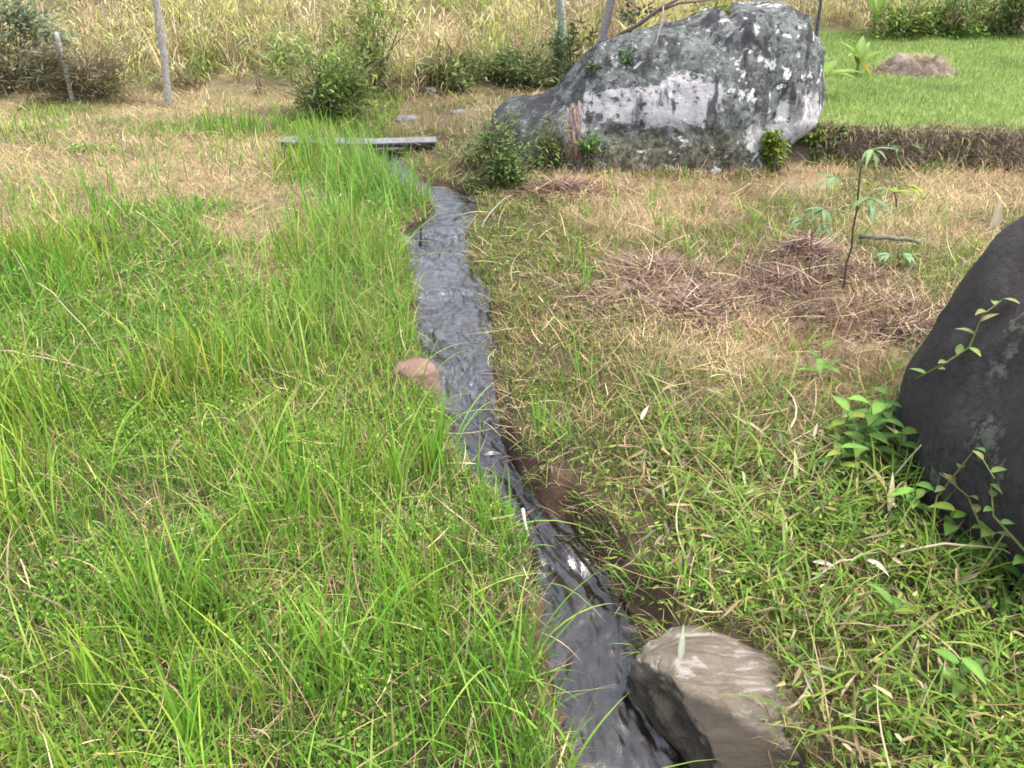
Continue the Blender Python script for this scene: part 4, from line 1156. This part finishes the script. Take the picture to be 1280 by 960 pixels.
# ------------------------------------------------------------------ weeds and vines around the dark boulder
def weed(px, py, h, nl, L, W, cols, lab, az0=0, name='broadleaf_weed', lean=(0, 0), rise=.3):
    g = G(px, py); e = empty(name, g, lab, 'weed', 'broad leaved weeds on the right bank')
    ms = MB(); ml = MB(); top = g + Vector((lean[0], lean[1], h))
    pts = curve(g - Vector((0, 0, .02)), top, 8, (.01, .0, 0), .003); tube(ms, pts, np.linspace(.0045, .002, 8), (.16, .22, .06), 6); ms.obj('stem', M_LEAF, e, True)
    for k in range(nl):
        t = .25 + .75 * k / max(1, nl - 1); p = Vector(pts[int(t * 7)])
        bigleaf(ml, p, az0 + k * 2.4 + R.normal(0, .2), L * R.uniform(.7, 1.15) * (1.1 - .3 * t), W * R.uniform(.8, 1.1), rise + R.normal(0, .2), R.uniform(.4, 1.0), tuple(pick(cols, 1)[0]), 7)
    ml.obj('foliage', M_LEAF, e, True)
LG = [(.13, .25, .05), (.17, .30, .06), (.105, .21, .04)]; LY = [(.22, .31, .05), (.26, .33, .06)]
weed(1068, 585, .24, 18, .115, .046, LG, 'biggest broad leaved weed, left of the dark boulder')
weed(1110, 600, .20, 12, .10, .036, LG, 'leafy weed touching the foot of the dark boulder', 1.2)
weed(1040, 605, .14, 8, .10, .03, LG + LY, 'short leafy weed left of the biggest one', 2.0)
weed(962, 655, .07, 5, .06, .045, LY, 'lime green weed with rounded leaves on the bare bank edge', .4)
weed(1020, 470, .12, 6, .12, .03, LG, 'bright green weed at the lower edge of the dry heaps', .9)
weed(1195, 408, .14, 7, .06, .03, LG, 'weed rising against the upper edge of the dark boulder', .2)
weed(1175, 690, .15, 7, .08, .035, LG + LY, 'weed in front of the dark boulder near the bottom of its face', .7)
weed(1255, 760, .20, 8, .09, .035, LG, 'green weed by the right border below the dark boulder', 1.7)
weed(1100, 800, .14, 7, .09, .03, LG + LY, 'green weed among dry leaves right of the pale stone', 2.7)
weed(1180, 880, .15, 7, .09, .032, LG, 'green weed in the bottom right corner', 3.1)

weed(1090, 555, .20, 12, .10, .042, LG, 'leafy weed just behind the biggest weed, against the dark boulder', .5)
weed(1048, 560, .15, 9, .10, .04, LG + LY, 'yellowish leafy weed at the left shoulder of the biggest weed', 1.5)
weed(1128, 660, .16, 10, .09, .035, LG, 'dense weed hiding the lowest left corner of the dark boulder', 2.4)
weed(1215, 725, .17, 10, .085, .034, LG + LY, 'bushy weed under the middle of the dark boulder', 1.1)
weed(1262, 700, .18, 10, .08, .032, LG, 'tall weed against the dark boulder at the right border', 3.0)

def vine(pts, lab, L=.045):
    P = [Vector(p) for p in pts]; e = empty('creeping_vine', P[0], lab, 'vine', 'vines on the dark boulder')
    dense = []
    for a, b in zip(P[:-1], P[1:]):
        for k in range(5): dense.append(a + (b - a) * k / 5)
    dense.append(P[-1])
    ms = MB(); ml = MB(); tube(ms, dense, np.linspace(.004, .0018, len(dense)), (.20, .24, .08), 5)
    for k, p in enumerate(dense[2:]):
        if k % 2: continue
        bigleaf(ml, p, k * 1.9 + 2.2, L * R.uniform(.7, 1.3), L * .5, R.uniform(.0, .7), R.uniform(.2, .8), tuple(pick([(.2, .29, .09), (.16, .25, .07), (.3, .3, .12)], 1)[0]), 5)
    ms.obj('stem', M_LEAF, e, True); ml.obj('foliage', M_LEAF, e, True)

VR = [((1150, 475), (1190, 462), (1215, 435), (1240, 400), (1258, 376)), ((1155, 690), (1190, 620), (1225, 560), (1262, 600)), ((1275, 730), (1250, 665), (1215, 620), (1190, 590)), ((1290, 690), (1262, 640), (1245, 605))]
VL = ['upper vine with small leaves creeping across the dark boulder', 'long bare vine curving over the middle of the dark boulder', 'lower leafy vine climbing the dark boulder from its foot', 'short vine at the right border on the dark boulder']

for p_, l_ in zip(VR, VL): vine([on_dark(a, b, .012 + .03 * (k % 2)) for k, (a, b) in enumerate(p_)], l_)

# ------------------------------------------------------------------ single dry stalks, sticks and leaves
def stalk(px0, py0, px1, py1, h0, h1, sag, w, lab, col=(.50, .42, .27), name='dry_stalk', cat='dry stalk', n=8):
    a, b = G(px0, py0), G(px1, py1)
    for q in (a, b): q.z = max(q.z, float(wz(q.y)))
    a = a + Vector((0, 0, h0)); b = b + Vector((0, 0, h1))
    mb = MB(); tube(mb, curve(a, b, n, (0, 0, sag), .004), np.linspace(w, w * .5, n), col, 5, .05)
    return tag(mb.obj(name, M_DRY, None, True), lab, cat)
stalk(945, 955, 1018, 868, .02, .08, .02, .006, 'thick straw stalk leaning beside the lower end of the pale stone')
stalk(1005, 745, 1090, 715, .05, .07, .03, .004, 'forked dry stem lying above the pale stone')
stalk(1110, 728, 1285, 742, .10, .10, .05, .004, 'long pale stem arching to the right border under the dark boulder')
stalk(888, 690, 950, 640, .03, .07, .02, .004, 'bent dry stem on the bare soil of the right bank', (.46, .36, .22))
stalk(765, 570, 838, 596, .04, .02, .03, .0035, 'brown dry stem hanging above the muddy bank', (.42, .30, .18))
stalk(60, 398, 135, 455, .18, .02, .06, .003, 'thin curved dry stem in the upper left meadow', (.48, .40, .24))
stalk(5, 455, 130, 478, .06, .03, .02, .006, 'dry stalk lying at the left border of the meadow', (.44, .35, .23))
stalk(0, 860, 88, 912, .06, .03, .02, .003, 'straight dry stalk lying in the bottom left grass')
stalk(28, 880, 70, 952, .08, .02, .02, .0025, 'curved brownish stem in the bottom left corner', (.40, .28, .17))
stalk(585, 960, 592, 915, .01, .06, .0, .008, 'broad dry reed stub at the bottom edge left of the stream', (.46, .32, .23))
stalk(1020, 380, 940, 352, .10, .09, .04, .005, 'long pale straw across the front of the widest mat', (.46, .36, .26))
stalk(600, 292, 640, 268, .02, .12, .04, .004, 'dead twig arching over the upper stream', (.42, .37, .32), 'twig', 'twig')
stalk(653, 664, 660, 690, .05, .03, .0, .007, 'short white stick standing at the little step in the stream', (.62, .58, .52), 'stick', 'stick', 4)
stalk(526, 313, 528, 297, .0, .05, .0, .010, 'black stub poking out of the upper stream', (.03, .025, .022), 'stub', 'stub', 4)
def dryleaf(px, py, h, az, ln, wd, rise, droop, lab, col):
    g = G(px, py); g.z = max(g.z, float(wz(g.y))) + h
    mb = MB(); bigleaf(mb, g, az, ln, wd, rise, droop, col, 7)
    tag(mb.obj('dry_leaf', M_DRY, None, True), lab, 'dry leaf')
dryleaf(606, 582, .004, .2, .07, .022, .0, .1, 'pale dead leaf caught on the middle of the stream', (.42, .38, .32))
dryleaf(800, 540, .05, .9, .06, .016, .8, .4, 'whitish dry leaf sticking up on the right bank', (.62, .57, .46))
dryleaf(1108, 650, .03, 1.4, .12, .02, 1.2, .3, 'tall pale dry leaf left of the dark boulder', (.55, .46, .28))
dryleaf(990, 615, .05, 1.7, .10, .016, 1.4, .6, 'yellowish dry leaf upright among weeds', (.5, .5, .25))
dryleaf(1075, 720, .06, -1.0, .08, .02, .4, 1.0, 'folded pale leaf below the tall dry leaf', (.58, .52, .38))
dryleaf(1012, 720, .05, -.3, .07, .02, .2, .8, 'pale dry leaf just above the right end of the pale stone', (.55, .50, .38))
# green blade with a pale tip in front of the pale stone
mb = MB(); g = G(850, 890); q = Vector((.415, 1.19, .0))
bigleaf(mb, at(850, 826, 1.14), 1.45, .085, .013, 1.45, .3, (.55, .56, .40)); tag(mb.obj('grass_leaf', M_VEG, None, True), 'single pale tipped grass leaf in front of the pale stone', 'leaf')
# tall bright blades leaning at the stream margin
mb = MB()
def tuft(px, py, n, h, lab, az=1.2, w=.007, spread=.6):
    g = G(px, py); mb = MB()
    xx, yy = g.x + R.normal(0, .018, n), g.y + R.normal(0, .018, n)
    blades(mb, P3(xx, yy, -.01), h * R.uniform(.55, 1.1, n), w * R.uniform(.7, 1.2, n), R.normal(az, 1.2, n), R.uniform(.0, .45, n) * spread, R.exponential(.5, n) * spread, 7, pick(GREEN[:3], n) * 1.05)
    tag(mb.obj('grass_tuft', M_VEG), lab, 'grass tuft', 'tall grass tufts by the stream')
tuft(545, 590, 34, .30, 'dense tall grass tuft on the left bank just below the brown stone')
tuft(500, 610, 24, .30, 'grass tuft set back from the bank below the brown stone')
tuft(675, 545, 9, .22, 'narrow upright green tuft alone on the right bank', 1.2, .008, .3)
tuft(640, 860, 14, .30, 'arching grass tuft on the left bank opposite the pale stone', .3, .008, 1.6)
tuft(420, 860, 16, .30, 'tall yellow green tuft near the bottom edge of the meadow', 1.6, .008)
tuft(245, 930, 26, .28, 'bushy grass tuft at the bottom left of the meadow', 1.6, .007)
tuft(835, 570, 10, .18, 'sparse green tuft on the right bank left of the big weeds', 1.4, .008, .6)
tuft(1045, 655, 26, .17, 'spreading broad bladed tuft beside the dark boulder', .5, .010, 1.9)
tuft(440, 300, 30, .42, 'tall grass tuft by the upper stream, nearest to the plank', 1.4, .010, .6)
tuft(385, 420, 18, .34, 'tall grass tuft in the middle of the left meadow', 1.4, .008)

# ------------------------------------------------------------------ light
W = D2.worlds.new('World'); SC.world = W; W.use_nodes = True
nt = W.node_tree; nt.nodes.clear()
EL, AZ = math.radians(68), math.radians(100)      # bright overcast, sun hidden behind thin cloud high on the right
sky = nt.nodes.new('ShaderNodeTexSky'); sky.sky_type = 'NISHITA'; sky.sun_disc = False
sky.sun_elevation = EL; sky.sun_rotation = AZ; sky.dust_density = 3.0; sky.air_density = 1.0
hs = nt.nodes.new('ShaderNodeHueSaturation'); hs.inputs['Saturation'].default_value = .5
bg = nt.nodes.new('ShaderNodeBackground'); bg.inputs['Strength'].default_value = .15
ow = nt.nodes.new('ShaderNodeOutputWorld')
nt.links.new(sky.outputs[0], hs.inputs['Color']); nt.links.new(hs.outputs[0], bg.inputs['Color']); nt.links.new(bg.outputs[0], ow.inputs[0])
sl = D2.lights.new('sun', 'SUN'); sl.energy = 1.15; sl.angle = math.radians(18); sl.color = (1, .95, .86)
so = D2.objects.new('sun', sl); COL.objects.link(so)
dv = Vector((math.sin(AZ) * math.cos(EL), math.cos(AZ) * math.cos(EL), math.sin(EL)))
so.rotation_euler = dv.to_track_quat('Z', 'Y').to_euler()

SC.render.engine = 'CYCLES'
SC.view_settings.view_transform = 'Standard'; SC.view_settings.look = 'None'
SC.view_settings.gamma = 1; SC.view_settings.exposure = 1.87
SC.view_settings.use_curve_mapping = False
SC.cycles.use_denoising = True
SC.cycles.filter_width = 1.7
SC.cycles.max_bounces = 6; SC.cycles.diffuse_bounces = 3; SC.cycles.glossy_bounces = 3; SC.cycles.transmission_bounces = 4; SC.cycles.transparent_max_bounces = 6
